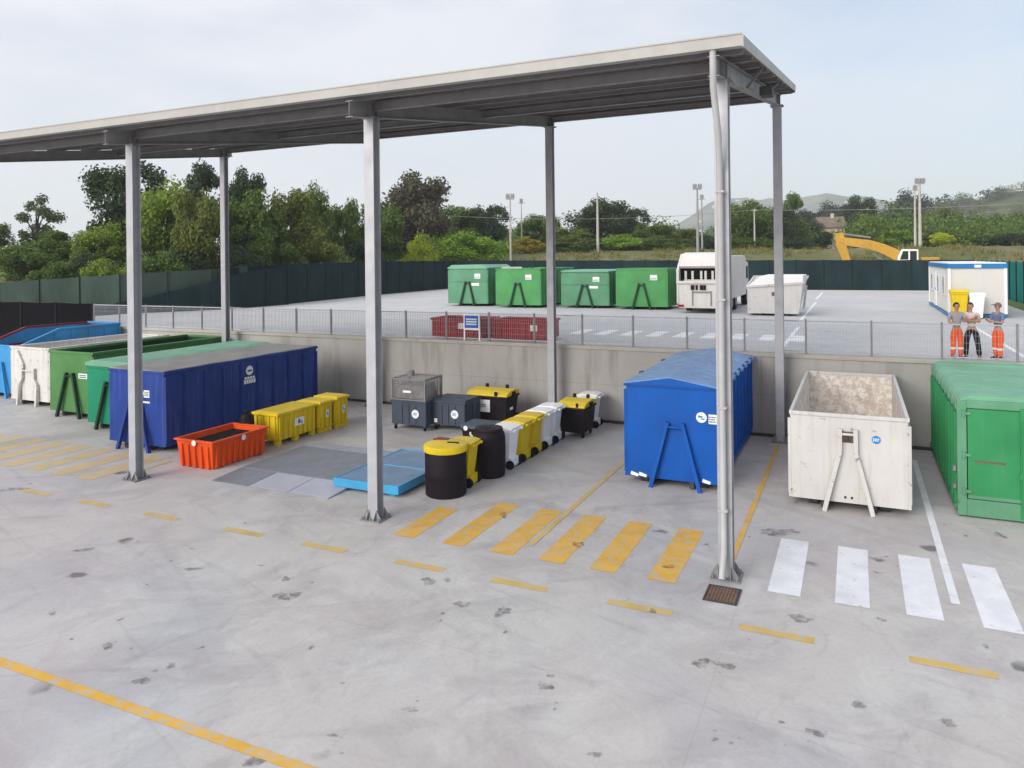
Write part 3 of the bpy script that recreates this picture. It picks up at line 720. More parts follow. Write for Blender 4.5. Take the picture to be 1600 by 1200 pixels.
# right green with doors and wrapped cover
c = thing('roll_off_container', 'green container with ribbed rounded cover and double doors at the right edge', 'container', (3.34, 19.7, 0), 0, GL)
W2, L2, h2 = 1.23, 6.25, 2.78
b = MB(); b.box(-W2, .08, .16, -W2+.05, L2, 2.42); b.box(W2-.05, .08, .16, W2, L2, 2.42); b.box(-W2+.05, L2-.05, .16, W2-.05, L2, 2.42); b.box(-W2+.05, .08, .16, W2-.05, L2-.05, .22)
for s in (-1, 1):
    for i in range(10):
        yy = .25 + i*.64; b.box(min(s*W2, s*(W2+.07)), yy-.04, .26, max(s*W2, s*(W2+.07)), yy+.04, 2.36)
    b.box(min(s*W2, s*(W2+.08)), .1, .16, max(s*W2, s*(W2+.08)), L2, .26)
b.build('body', M['green'], c, bevel=.008)
cov = [(-W2-.02, 2.42), (-W2-.02, 2.5)] + [(-W2+.28 - .3*math.cos(R(a)), 2.5 + .28*math.sin(R(a))) for a in range(15, 91, 15)]
cov = cov + [(-p[0], p[1]) for p in cov[::-1]]
b = MB(); b.prism(cov, 'y', .06, L2+.02); cv = b.build('cover', M['green_pale'], c, smooth=True)
b = MB()
for i in range(9):
    yy = .2 + i*.74
    po = [(p[0]*1.012, 2.42 + (p[1]-2.42)*1.05) for p in cov]
    b.prism(po, 'y', yy, yy+.09)
b.build('cover_rib', M['green_pale'], c, smooth=True)
b = MB()                                                        # rear frame round the doors
b.box(-W2-.03, -.02, .04, -W2+.16, .08, 2.66); b.box(W2-.16, -.02, .04, W2+.03, .08, 2.66); b.box(-W2+.16, -.02, 2.5, W2-.16, .08, 2.68); b.box(-W2+.16, -.02, .04, W2-.16, .08, .42)
b.build('door_frame', M['green_sea'], c, bevel=.012)
for s in (-1, 1):
    xa, xb = (-W2+.18, -.03) if s < 0 else (.03, W2-.18)
    dr = MB().box(xa, .0, .44, xb, .045, 2.48).build('door', M['green'], c, bevel=.006)
    for z in (.52, 1.35, 2.3):
        b = MB(); b.tube([(s*(W2-.1), -.03, z), (s*(W2-.1), -.03, z+.16)], .035, 8); b.box(min(s*(W2-.1), s*(W2-.24)), -.04, z+.05, max(s*(W2-.1), s*(W2-.24)), -.021, z+.11)
        b.build('hinge', M['green_sea'], dr)
    b = MB(); b.box(min(xa, xb), -.012, .44, max(xa, xb), -.001, .52); b.build('kick_strip', M['green_sea'], dr)
b = MB(); b.box(-.045, -.05, .1, .045, -.002, 2.55); b.tube([(0, -.06, .3), (0, -.06, 2.3)], .025, 8); b.bar((0,-.08,1.2), (.34,-.08,1.2), .03); b.box(-.07, -.075, .98, .07, -.04, 1.1)
b.build('lock_bar', M['green'], c, bevel=.006)
mk = marks(c, 'rusty', -.92, -.001, 1.24, .62, .1, 1, 9)
for s in (-1, 1):
    MB().tube([(s*1.12 - .1, .85, .2), (s*1.12 + .1, .85, .2)], .2, 18).build('roller', M['rubber'], c)
    MB().box(s*.53 - .06, .1, .03, s*.53 + .06, L2 - .02, .16).build('skid', M['frame_dark'], c)
    b = MB(); b.box(s*(W2+.07) - .03, .12, 1.0, s*(W2+.07) + .03, .24, 1.12); b.box(s*(W2+.07) - .03, .12, .6, s*(W2+.07) + .03, .24, .7); b.build('ratchet', M['galv_dull'], c)
# big navy under the canopy, tarpaulin on top
c = container('roll_off_container', 'navy blue container covered with a grey tarpaulin behind the leftmost canopy post', -21.1, 16.55, 2.5, 7.3, 2.5, 'navy', cat='container', apex=1.65, spread=(.72,.2), group=GL, nrib=9)
nx, ny = 16, 40; b = MB(); vs = []; fs = []
for j in range(ny+1):
    for i in range(nx+1):
        u, v = i/nx, j/ny; x = -1.26 + 2.52*u; y = -.02 + 7.36*v
        vs.append((x, y, 2.605 + .035*mnoise.noise(Vector((x*1.5, y*1.2, 0))) - .05*math.sin(math.pi*u)*abs(math.sin(v*math.pi*5))))
k = len(vs); vs += [(x, y, z-.05) for x, y, z in vs]
for j in range(ny):
    for i in range(nx):
        a = j*(nx+1)+i; fs += [(a, a+1, a+nx+2, a+nx+1), (k+a, k+a+nx+1, k+a+nx+2, k+a+1)]
for j in range(ny):
    a = j*(nx+1); fs += [(a, a+nx+1, k+a+nx+1, k+a)]; a += nx; fs += [(a, k+a, k+a+nx+1, a+nx+1)]
for i in range(nx):
    fs += [(i, k+i, k+i+1, i+1)]; a = ny*(nx+1)+i; fs += [(a, a+1, k+a+1, k+a)]
b.add(vs, fs); b.build('tarpaulin', M['tarp_grey'], c, smooth=True)
s_ = MB().box(.35, -.006, 1.72, .6, -.001, 1.95).build('sticker', M['sticker'], c); marks(s_, 'print', .38, -.007, 1.75, .2, .17, 3, 1)
s_ = MB().disc((.22, -.001, 1.84), .11, (0,-1,0)).build('sticker', M['sticker'], c); marks(s_, 'navy', .15, -.006, 1.8, .14, .09, 2, 2)
marks(c, 'sticker', .12, -.001, 1.52, .5, .10, 1, 3)
sd_ = MB().disc((1.251, 3.65, 2.12), .17, (1,0,0)); b = sd_; b = b.build('sticker', M['sticker'], c)
q = MB(); q.box(1.256, 3.56, 2.08, 1.262, 3.76, 2.14); q.build('print', M['navy'], b)
q = MB()
for i in range(5): q.box(1.252, 3.38 + i*.115, 1.66, 1.257, 3.47 + i*.115, 1.80)
for i in range(4): q.box(1.252, 3.41 + i*.13, 1.82, 1.257, 3.51 + i*.13, 1.90)
q.build('lettering', M['sticker'], c)
# green with flat cover
c = container('roll_off_container', 'green container with a closed green cover, squeezed beside the navy one', -24.5, 18.15, 2.4, 6.9, 2.2, 'green_new', hookmat='green_dark', cat='container', apex=1.75, spread=(.6,.14), group=GL)
b = MB(); b.prism([(-1.3, 2.28), (1.3, 2.28), (1.3, 2.40), (.9, 2.50), (-.9, 2.50), (-1.3, 2.40)], 'y', -.06, 6.95); b.build('cover', M['green_pale'], c, bevel=.02)
# green open, white open, blue tapered, dark red
c = container('roll_off_container', 'open-topped green container with a dark inside and dark hook frame', -28.05, 19.1, 2.5, 6.7, 2.5, 'green_grass', hookmat='green_dark', inner='green_dark', cat='container', apex=1.75, spread=(.68,.18), group=GL)  # inside and hook legs coloured dark to stand for shade
s_ = MB().box(.45, -.006, 1.55, .95, -.001, 1.75).build('sticker', M['sticker'], c); marks(s_, 'print', .5, -.007, 1.57, .4, .15, 2, 4)
c = container('roll_off_container', 'battered white open container between the green and light blue ones', -32.15, 20.05, 2.5, 5.95, 2.4, 'white_dirty', inner='white_dirty', cat='container', kink=True, apex=1.6, spread=(.62,.4), group=GL)
b = MB(); b.box(-.25, -.012, .9, .3, -.002, 1.35); b.build('hook_recess', M['white_dirty'], c)
b = MB(); b.bar((-.75,-.05,.15), (-.35,-.05,1.7), .12, .08, (0,1,0)); b.bar((-.35,-.05,1.7), (-.75,-.05,2.3), .12, .08, (0,1,0)); b.build('chute_bar', M['white_dirty'], c)
c = container('roll_off_container', 'light blue open container with a tapered front rim at far left', -35.4, 20.8, 2.5, 5.1, 2.95, 'cyan', inner='maroon', taper=(2.3, 1.9), cat='container', apex=1.6, spread=(.62,.15), group=GL, nrib=6)

# containers on the raised yard
GU = 'containers parked at the back of the raised yard'
def far_container(label, x, mat, y, W, h, L, lid=None, split=False, rot=0):
    c = container('roll_off_container', label, x, y, W, L, h, mat, z0=ZU, zb=.18, hookmat='green_dark', apex=h*.66, spread=(.58,.14), cat='container', group=GU, rot=rot, inner=None, top=not lid)
    if lid:
        b = MB(); b.prism([(-W/2-.06, h), (W/2+.06, h), (W/2+.06, h+.08), (W/2-.3, h+lid), (-W/2+.3, h+lid), (-W/2-.06, h+.08)], 'y', -.08, L+.05); b.build('lid', M['green_pale'], c, bevel=.02)
    if split: MB().box(-W/2-.03, -.05, h*.66, W/2+.03, -.002, h*.66+.1).build('front_rail', M[mat], c)
    s_ = MB().box(.55, -.006, h*.74, 1.0, -.001, h*.87).build('sticker', M['sticker'], c); marks(s_, 'print', .58, -.007, h*.76, .38, .09, 2, int(abs(x)*10))
    if split:
        MB().box(.3, -.006, h*.55, .9, -.001, h*.62).build('sticker', M['sticker'], c)
    return c
far_container('grey green container with a pale domed lid, leftmost on the raised yard', -24.75, 'green_sea', 45.9, 3.05, 2.62, 3.9, lid=.28, split=True)
c = far_container('green container standing second from left on the raised yard', -20.55, 'green_far', 45.2, 3.2, 2.55, 6.4)
MB().box(-1.2, .0, 2.64, .3, .05, 2.75).build('bent_rim', M['wood_pole'], c)
far_container('washed-out green container with a horizontal front rail just right of the second rear post', -16.1, 'green_sea', 46.0, 3.2, 2.35, 3.4, lid=.16, split=True)
far_container('green container next to the white lorry on the raised yard', -12.2, 'green_far', 45.6, 3.2, 2.5, 3.6)
# white tipping skip
c = thing('tipping_skip', 'white skip with slanted sides right of the lorry on the raised yard', 'skip', (-4.05, 42.6, ZU))
b = MB(); b.hexa([(-1.38,0,.12),(1.28,0,.12),(1.05,3.0,.12),(-1.38,3.0,.12)], [(-1.38,0,1.55),(1.5,0,1.75),(1.55,3.4,2.05),(-1.38,3.4,2.05)]); b.build('body', M['white'], c, bevel=.02)
b = MB(); b.bar((-1.38,-.02,1.58),(1.5,-.02,1.78),.09); b.bar((1.52,0,1.78),(1.57,3.4,2.08),.09); b.bar((-1.4,0,1.6),(-1.4,3.4,2.08),.09); b.bar((-1.38,3.42,2.08),(1.55,3.42,2.08),.09); b.build('top_rim', M['white'], c)
b = MB(); b.prism([(-1.38,1.62),(-.6,2.2),(1.5,2.2),(1.5,1.83)], 'y', .04, 3.3); b.build('cover', M['cab_white'], c, bevel=.02)
b = MB()
for s in (-.7, .7): b.box(s-.07, .1, 0, s+.07, 2.9, .12)
b.build('skid', M['frame_dark'], c)
b = MB(); b.bar((1.42,1.2,.3),(1.56,1.2,1.6),.08); b.bar((1.42,2.2,.3),(1.56,2.2,1.6),.08); b.build('side_rib', M['white_dirty'], c)
MB().box(-.1,-.03,1.1,.15,-.002,1.3).build('latch', M['rusty'], c)
# red skip behind railing
for lab, x, W_, sx in (('low red skip behind the railing, left one, half hidden by the blue sign', -15.0, 2.35, .1), ('low red skip behind the railing between the blue sign and the second rear post', -12.2, 2.25, .55)):
    c = container('low_skip', lab, x, 26.8, W_, 1.6, .74, 'red', z0=ZU, zb=.06, hook=False, inner='maroon', cat='skip', rollers=False, ribs=0, group='low red skips behind the railing')
    b = MB()
    for i in range(9): b.box(-W_/2 + .05 + i*.265, -.05, .12, -W_/2 + .13 + i*.265, 0, .69)
    b.build('front_rib', M['red'], c)
    MB().box(sx, -.062, .40, sx+.3, -.052, .64).build('sticker', M['sticker'], c)
# sign on the railing
c = thing('sign_board', 'blue sign board with white border fixed to the railing', 'sign', (-13.95, 26.16, 2.79))
b = MB(); b.box(-.36, 0, .42, .36, .02, 1.06); bd = b.build('board', M['sticker'], c)
b = MB(); b.box(-.31, -.006, .50, .31, -.001, 1.00); b.build('panel', M['sign_blue'], c)
marks(c, 'sticker', -.24, -.007, .60, .48, .30, 3, 12)
b = MB()
for s in (-.34, .34): b.box(s-.03, .021, 0, s+.03, .05, 1.06)
b.build('bracket', M['cab_white'], c)

# ------------------------------------------------------------------ bins, boxes, drums
def wheelie(label, x, y, mat, rz=0., lidmat=None, group='wheelie bins standing in a row', hgt=1.2, name='wheelie_bin'):
    """two-wheeled bin; wheels and hinge on its +X side"""
    o = thing(name, label, 'wheelie bin', (x, y, 0), rz, group); k = hgt / 1.08
    b = MB()
    b.hexa([(-.22*k,-.20*k,.06),(.20*k,-.20*k,.06),(.20*k,.20*k,.06),(-.22*k,.20*k,.06)], [(-.30*k,-.27*k,.96*k),(.30*k,-.27*k,.96*k),(.30*k,.27*k,.96*k),(-.30*k,.27*k,.96*k)])
    b.box(-.33*k,-.295*k,.93*k,.32*k,.295*k,.985*k)
    for s in (-1, 1):
        b.hexa([(-.1*k,s*.205*k-.01,.1),(.08*k,s*.205*k-.01,.1),(.08*k,s*.205*k+.01,.1),(-.1*k,s*.205*k+.01,.1)], [(-.14*k,s*.268*k-.01,.88*k),(.12*k,s*.268*k-.01,.88*k),(.12*k,s*.268*k+.01,.88*k),(-.14*k,s*.268*k+.01,.88*k)])
    b.box(.16*k,-.21*k,.05,.30*k,.21*k,.26*k)
    b.build('body', M[mat], o, bevel=.015)
    b = MB(); b.prism([(-.35*k,.99*k),(.34*k,.99*k),(.36*k,1.05*k),(.2*k,1.085*k),(-.2*k,1.075*k),(-.35*k,1.03*k)], 'y', -.305*k, .305*k)
    lid = b.build('lid', M[lidmat or mat], o, bevel=.015)
    b = MB(); b.tube([(.42*k,-.24*k,1.0*k),(.42*k,.24*k,1.0*k)], .018, 8); b.box(.32*k,-.24*k,.96*k,.42*k,-.2*k,1.02*k); b.box(.32*k,.2*k,.96*k,.42*k,.24*k,1.02*k)
    b.build('handle', M[lidmat or mat], o)
    for s in (-1, 1):
        w = MB().tube([(.27*k, s*.225*k, .11*k), (.27*k, s*.285*k, .11*k)], .11*k, 18).build('wheel', M['rubber'], o)
        MB().tube([(.27*k, s*.286*k, .11*k), (.27*k, s*.292*k, .11*k)], .055*k, 12).build('hub', M['black_pl'], w)
    return o
row = [('white wheelie bin right behind the black drum, first of the row', 19.45, 'white_pl'),
       ('yellow wheelie bin next to the first white one in the row', 20.30, 'yellow'),
       ('yellow wheelie bin in the middle of the row, between yellow and white neighbours', 21.15, 'yellow'),
       ('white wheelie bin directly behind the second yellow one in the row', 21.95, 'white_pl'),
       ('white wheelie bin next to the big black bin with the yellow lid', 22.75, 'white_pl')]
for i, (l, y, m) in enumerate(row): wheelie(l, -9.32 + .02*i, y + .0, m, random.uniform(-3, 3))
wheelie('white wheelie bin standing alone against the concrete wall', -8.72, 25.3, 'white_pl', 2)
wheelie('yellow wheelie bin squeezed between the two black drums', -9.62, 17.45, 'yellow', 4)

def big_bin(label, x, y, W, D, h, rz, group):
    o = thing('waste_container', label, 'wheeled container', (x, y, 0), rz, group)
    b = MB(); b.hexa([(-W*.44,-D*.42,.17),(W*.44,-D*.42,.17),(W*.44,D*.42,.17),(-W*.44,D*.42,.17)], [(-W/2,-D/2,h*.8),(W/2,-D/2,h*.8),(W/2,D/2,h*.8),(-W/2,D/2,h*.8)])
    b.box(-W/2-.04,-D/2-.04,h*.78,W/2+.04,D/2+.04,h*.84)
    b.build('body', M['black_pl'], o, bevel=.02)
    b = MB(); b.prism([(-D/2-.05,h*.845),(D/2+.05,h*.845),(D/2+.03,h*.95),(D*.2,h),(-D*.3,h*.97),(-D/2-.04,h*.9)], 'x', -W/2-.02, W/2+.02); l = b.build('lid', M['yellow'], o, bevel=.02)
    b = MB()
    for s in (-1, 1): b.box(min(s*(W/2-.02), s*(W/2+.09)), -D*.1, h*.8, max(s*(W/2-.02), s*(W/2+.09)), D*.1, h*.95)
    for xx in (-.3*W, .22*W): b.box(xx-.05, D/2-.06, h*.94, xx+.05, D/2+.05, h*1.06)
    b.box(W*.2, -D/2-.06, h*.86, W*.28, -D/2-.02, h*.98)
    b.build('lid_arm', M['black_pl'], o, bevel=.01)
    for sx in (-1, 1):
        for sy in (-1, 1): MB().tube([(sx*W*.36-.03, sy*D*.34, .085), (sx*W*.36+.03, sy*D*.34, .085)], .085, 14).build('wheel', M['rubber'], o)
    return o
GB = 'black waste containers with yellow lids'
c = big_bin('large black waste container with a yellow lid and white label, near the wall', -12.15, 24.4, 1.6, 1.0, 1.28, 0, GB)
s_ = MB().box(-.42, -.506, .5, .12, -.500, .94).build('sticker', M['sticker'], c); marks(s_, 'print', -.27, -.507, .66, .24, .14, 2, 6)
MB().box(.752, -.15, .55, .758, .1, .8).build('sticker', M['sticker'], c)
big_bin('black waste container with a yellow lid at the far end of the wheelie bin row', -8.68, 23.85, .95, 1.15, 1.22, 0, GB)
c = thing('plastic_chest', 'low black plastic chest with a dark lid behind the black round drum', 'chest', (-10.75, 20.9, 0), 0)
MB().hexa([(-.48,-.4,.05),(.48,-.4,.05),(.48,.4,.05),(-.48,.4,.05)], [(-.55,-.46,.72),(.55,-.46,.72),(.55,.46,.72),(-.55,.46,.72)]).build('body', M['black_pl'], c, bevel=.02)
MB().prism([(-.5,.725),(.5,.725),(.46,.84),(-.44,.84)], 'x', -.58, .58).build('lid', M['crate'], c, bevel=.025)
MB().disc((-.38,-.502,.74), .075, (0,-1,0)).build('sticker', M['sticker'], c)

c = thing('oil_drum', 'black round drum with a yellow lid in front of the bins', 'drum', (-9.62, 16.55, 0))
MB().lathe(0, 0, [(.50,.0),(.53,.03),(.535,.5),(.545,.54),(.535,.58),(.535,1.14),(.52,1.16)], 40).build('body', M['black_pl'], c, smooth=True)
b = MB(); b.lathe(0, 0, [(.535,1.12),(.565,1.13),(.565,1.24),(.54,1.29),(.30,1.345),(.05,1.36)], 40); b.build('lid', M['yellow'], c, smooth=True)
b = MB(); b.box(-.36,.06,1.345,-.02,.26,1.375); b.build('cap', M['maroon'], c, bevel=.01)
b = MB(); b.bar((.12,-.12,1.36),(.38,.02,1.34),.06,.03); b.bar((-.42,.1,1.33),(-.30,.22,1.35),.05,.03); b.build('handle', M['black_pl'], c)
c = thing('oil_drum', 'black round-shouldered drum without a coloured lid behind the yellow bin', 'drum', (-9.33, 18.45, 0))
MB().lathe(0, 0, [(.40,.0),(.44,.03),(.46,.3),(.465,.7),(.46,1.08),(.43,1.2),(.38,1.26)], 40).build('body', M['black_pl'], c, smooth=True)
MB().lathe(0, 0, [(.39,1.26),(.40,1.28),(.385,1.33),(.2,1.36),(.05,1.36)], 36).build('lid', M['black_pl'], c, smooth=True)
MB().tube([(-.36,-.28,1.1),(-.42,-.3,1.16),(-.42,-.3,1.22)], .03, 8).build('spout', M['sticker'], c)

# yellow pallet boxes
def pallet_box(label, x, y, W, L, h):
    o = thing('pallet_box', label, 'plastic box', (x, y, 0), 0, 'yellow pallet boxes beside the navy container')
    b = MB(); w = W/2
    b.hexa([(-w+.05,.05,.16),(w-.05,.05,.16),(w-.05,L-.05,.16),(-w+.05,L-.05,.16)], [(-w+.02,.02,h-.12),(w-.02,.02,h-.12),(w-.02,L-.02,h-.12),(-w+.02,L-.02,h-.12)])
    n = max(3, round(L/.24))
    for i in range(n):
        yy = .12 + i*(L-.24)/(n-1)
        b.box(w-.04, yy-.04, .18, w+.015, yy+.04, h-.14); b.box(-w-.015, yy-.04, .18, -w+.04, yy+.04, h-.14)
    for i in range(4): xx = -w+.14 + i*(W-.28)/3; b.box(xx-.04, -.015, .18, xx+.04, .05, h-.14)
    b.build('body', M['yellow'], o, bevel=.012)
    b = MB(); b.box(-w-.04,-.04,h-.12,w+.04,L+.04,h-.03); b.hexa([(-w,0,h-.03),(w,0,h-.03),(w,L,h-.03),(-w,L,h-.03)],[(-w+.08,.08,h),(w-.08,.08,h),(w-.08,L-.08,h),(-w+.08,L-.08,h)]); b.build('lid', M['yellow'], o, bevel=.015)
    for yy in (.02, L/2-.1, L-.22):
        for xa in (-w+.03, w-.2): MB().box(xa, yy, 0, xa+.17, yy+.2, .16).build('foot', M['yellow'], o, bevel=.01)
    s_ = MB().box(w+.016, L*.42, h*.46, w+.022, L*.66, h*.7).build('sticker', M['sticker'], o)
    q = MB(); q.box(w+.022, L*.5, h*.52, w+.026, L*.56, h*.64); q.box(w+.022, L*.58, h*.5, w+.026, L*.61, h*.58); q.build('print', M['print'], s_)
    return o
pallet_box('long yellow pallet box nearest the orange tray', -17.62, 18.6, 1.05, 1.9, 1.1)
pallet_box('yellow pallet box in the middle of the three', -17.5, 20.6, 1.0, .68, 1.12)
pallet_box('smallest looking yellow pallet box, farthest of the three', -17.42, 21.42, 1.0, .66, 1.16)
# orange spill tray
c = thing('spill_tray', 'open orange plastic tray with a dark inside beside the navy container', 'tray', (-17.62, 15.72, 0))
w, L, h = .72, 2.2, .78; b = MB()
o0 = [(-w+.08,.08,0),(w-.08,.08,0),(w-.08,L-.08,0),(-w+.08,L-.08,0)]; o1 = [(-w,0,h),(w,0,h),(w,L,h),(-w,L,h)]
i0 = [(-w+.13,.13,.06),(w-.13,.13,.06),(w-.13,L-.13,.06),(-w+.13,L-.13,.06)]; i1 = [(-w+.06,.06,h),(w-.06,.06,h),(w-.06,L-.06,h),(-w+.06,L-.06,h)]
b.add(o0+o1+i1+i0, [(3,2,1,0)] + [(k,(k+1)%4,4+(k+1)%4,4+k) for k in range(4)] + [(4+k,4+(k+1)%4,8+(k+1)%4,8+k) for k in range(4)] + [(8+k,8+(k+1)%4,12+(k+1)%4,12+k) for k in range(4)] + [(12,13,14,15)])
for i in range(9):
    yy = .2 + i*.225
    for s in (-1, 1): b.hexa([(s*(w-.07)-.0,yy-.05,.02),(s*(w-.01),yy-.05,.02),(s*(w-.01),yy+.05,.02),(s*(w-.07),yy+.05,.02)], [(s*(w-.02),yy-.05,h-.1),(s*(w+.03),yy-.05,h-.1),(s*(w+.03),yy+.05,h-.1),(s*(w-.02),yy+.05,h-.1)])
for i in range(5):
    xx = -w+.2+i*.26
    b.hexa([(xx-.05,.0,.02),(xx+.05,.0,.02),(xx+.05,.08,.02),(xx-.05,.08,.02)], [(xx-.05,-.035,h-.1),(xx+.05,-.035,h-.1),(xx+.05,.02,h-.1),(xx-.05,.02,h-.1)])
b.build('body', M['orange'], c, bevel=.012)
b = MB(); b.box(-w-.06,-.06,h,w+.06,.05,h+.05); b.box(-w-.06,L-.05,h,w+.06,L+.06,h+.05); b.box(-w-.06,.05,h,-w+.05,L-.05,h+.05); b.box(w-.05,.05,h,w+.06,L-.05,h+.05); b.build('rim', M['orange'], c, bevel=.015)
b = MB(); b.box(-w+.085,.085,.3,w-.085,L-.085,.66); b.build('lining', M['black'], c)
for p, n in (((.05,-.062,h-.03),(0,-1,0)), ((w+.062,1.15,h-.06),(1,0,0))): MB().disc(p, .085, n).build('sticker', M['sticker'], c)
c = thing('plastic_canister', 'small black canister standing behind the orange tray', 'canister', (-17.95, 18.12, 0))
MB().lathe(0, 0, [(.2,0),(.22,.04),(.22,.98),(.17,1.1),(.08,1.14)], 24).build('body', M['black_pl'], c, smooth=True)
MB().lathe(0, 0, [(.075,1.14),(.08,1.2),(.05,1.22)], 16).build('cap', M['black_pl'], c, smooth=True)
# floor scale
c = thing('platform_scale', 'flat grey steel platform scale with pale ramp plates on the floor', 'scale', (-14.15, 15.0, 0))
b = MB(); b.box(-2.0, 1.12, .01, 2.0, 3.72, .10); b.box(-2.0, 1.08, .01, 2.0, 1.118, .098)
b.build('platform', M['scale_dark'], c, bevel=.006)
for i in range(3):
    x0 = -2.0 + i*1.335; b = MB(); b.prism([(0,.008),(1.06,.008),(1.06,.096),(0,.02)], 'x', x0+.01, x0+1.32); b.build('ramp_plate', M['scale_light'] if i else M['scale_dark'], c)
for i in range(3):
    x0 = -2.0 + i*1.335; b = MB(); b.prism([(3.74,.096),(3.74,.008),(4.5,.008),(4.5,.02)], 'x', x0+.01, x0+1.32); b.build('ramp_plate', M['scale_light'], c)
# blue spill pallet
c = thing('spill_pallet', 'light blue steel spill pallet with bluish grating top between scale and drum', 'pallet', (-11.55, 15.72, 0))
b = MB(); W_, L_ = 1.02, 3.3
M['sky'] = paint('sky_blue_steel', (.05, .31, .55), .4, .12, 1, .15, (.1, .2, .3))
b.box(-W_,0,.08,W_,.05,.30); b.box(-W_,L_-.05,.08,W_,L_,.30); b.box(-W_,.05,.08,-W_+.05,L_-.05,.30); b.box(W_-.05,.05,.08,W_,L_-.05,.30); b.box(-W_+.05,.05,.08,W_-.05,L_-.05,.10)
for yy in (1.62,): b.box(-W_+.05, yy, .1, W_-.05, yy+.05, .298)
b.build('frame', M['sky'], c, bevel=.008)
for y0, y1, k in ((.055, 1.615, 0), (1.675, L_-.055, 1)):
    b = MB()
    n = 42
    for i in range(n): x = -W_+.06 + i*(2*W_-.12)/(n-1); b.box(x-.004, y0, .255, x+.004, y1, .285)
    m = int((y1-y0)/.09)
    for i in range(m+1): yy = y0 + .01 + i*(y1-y0-.02)/m; b.box(-W_+.055, yy-.004, .262, W_-.055, yy+.004, .284)
    b.build('grating', M['grating'], c)
MB().box(-W_+.05, .05, .1, W_-.05, L_-.05, .19).build('sump', M['grating'], c)
for sx in (-.85, .65):
    for yy in (.12, 1.5, 2.95): MB().box(sx, yy, 0, sx+.2, yy+.2, .08).build('foot', M['sky'], c)

# slate crates
def crate(label, x, y, W, D, h):
    o = thing('metal_crate', label, 'crate', (x, y, 0), 0, 'slate grey metal crates in front of the wall'); w = W/2
    b = MB(); b.box(-w,0,.2,w,D,.24); b.box(-w,0,.24,w,.04,h); b.box(-w,D-.04,.24,w,D,h); b.box(-w,.04,.24,-w+.04,D-.04,h); b.box(w-.04,.04,.24,w,D-.04,h)
    for i in range(3): xx = -w + .3*W + i*.2*W; b.box(xx-.03,-.03,.26,xx+.03,0,h-.08)
    for i in range(3): yy = .2 + i*(D-.4)/2; b.box(w,yy-.03,.26,w+.03,yy+.03,h-.08)
    b.build('body', M['crate'], o, bevel=.006)
    b = MB(); b.box(-w-.04,-.04,h,w+.04,.06,h+.07); b.box(-w-.04,D-.06,h,w+.04,D+.04,h+.07); b.box(-w-.04,.06,h,-w+.06,D-.06,h+.07); b.box(w-.06,.06,h,w+.04,D-.06,h+.07); b.build('rim', M['crate'], o, bevel=.008)
    for sx in (-w+.1, w-.1):
        for sy in (.1, D-.1):
            f = MB().box(sx-.05, sy-.05, .13, sx+.05, sy+.05, .2).build('foot', M['crate'], o)
            MB().tube([(sx-.025, sy, .07), (sx+.025, sy, .07)], .07, 12).build('wheel', M['rubber'], f)
    d = MB().disc((w*.42, -.031, h*.62), .15, (0,-1,0), 22).build('sticker', M['sticker'], o)
    marks(d, 'sticker_blue', w*.42-.08, -.036, h*.62-.05, .16, .1, 2, 8)
    return o
c1 = crate('slate grey metal crate with the wire cage standing on it', -14.4, 22.2, 1.42, 1.15, .98)
c2 = crate('slate grey metal crate without a cage, next to the black waste container', -13.05, 22.65, 1.32, 1.2, .98)
b = MB(); b.prism([(0,1.052),(1.2,1.052),(1.1,1.1),(.1,1.1)], 'x', -.68, .68); b.build('lid', M['crate'], c2, bevel=.01)
MB().box(-.55, -.04, .28, -.42, -.031, .42).build('sticker', M['sticker'], c2)
c = thing('wire_cage', 'grey wire mesh cage box stacked on the slate crate', 'cage', (-14.4, 22.2, 1.052))
b = MB(); w = .68
for sx in (-w, w):
    for sy in (0, 1.15): b.box(sx-.025, sy-.025, 0, sx+.025, sy+.025, .78)
for z in (.03, .76):
    b.bar((-w,0,z),(w,0,z),.04); b.bar((-w,1.15,z),(w,1.15,z),.04); b.bar((-w,0,z),(-w,1.15,z),.04); b.bar((w,0,z),(w,1.15,z),.04)
b.build('frame', M['galv_dull'], c)
b = MB()
for i in range(25):
    x = -w + i*2*w/24
    for yy in (0, 1.15): b.box(x-.006, yy-.006, .03, x+.006, yy+.006, .76)
for i in range(19):
    y = i*1.15/18
    for xx in (-w, w): b.box(xx-.006, y-.006, .03, xx+.006, y+.006, .76)
for i in range(8):
    z = .08 + i*.09
    for yy in (0, 1.15): b.box(-w, yy-.005, z-.005, w, yy+.005, z+.005)
    for xx in (-w, w): b.box(xx-.005, 0, z-.005, xx+.005, 1.15, z+.005)
b.build('mesh', M['galv_dull'], c)
b = MB(); b.hexa([(-.6,.1,.02),(.6,.1,.02),(.6,1.05,.02),(-.6,1.05,.02)], [(-.5,.15,.52),(.55,.12,.45),(.5,1.0,.56),(-.55,1.0,.48)])
tag(b.build('scrap_load', paint('grey_scrap', (.34,.33,.33), .8, .3, 4, .3), None, (-14.4, 22.2, 1.08), bevel=.05), 'grey lumpy load inside the wire cage', 'load')
MB().box(-.22, -.02, .28, .12, -.008, .36).build('sticker', M['sticker'], c)
tag(MB().lathe(0, 0, [(.11,0),(.12,.05),(.12,.16),(.08,.2)], 16).build('paint_can', M['galv_dull'], None, (-14.62, 22.75, 1.852), smooth=True), 'small grey can lying on top of the wire cage', 'can')
b = MB()
for i in range(4): b.box(-w+.01, .18+i*.26, .785, w-.01, .25+i*.26, .8)
b.build('top_slat', M['galv_dull'], c)

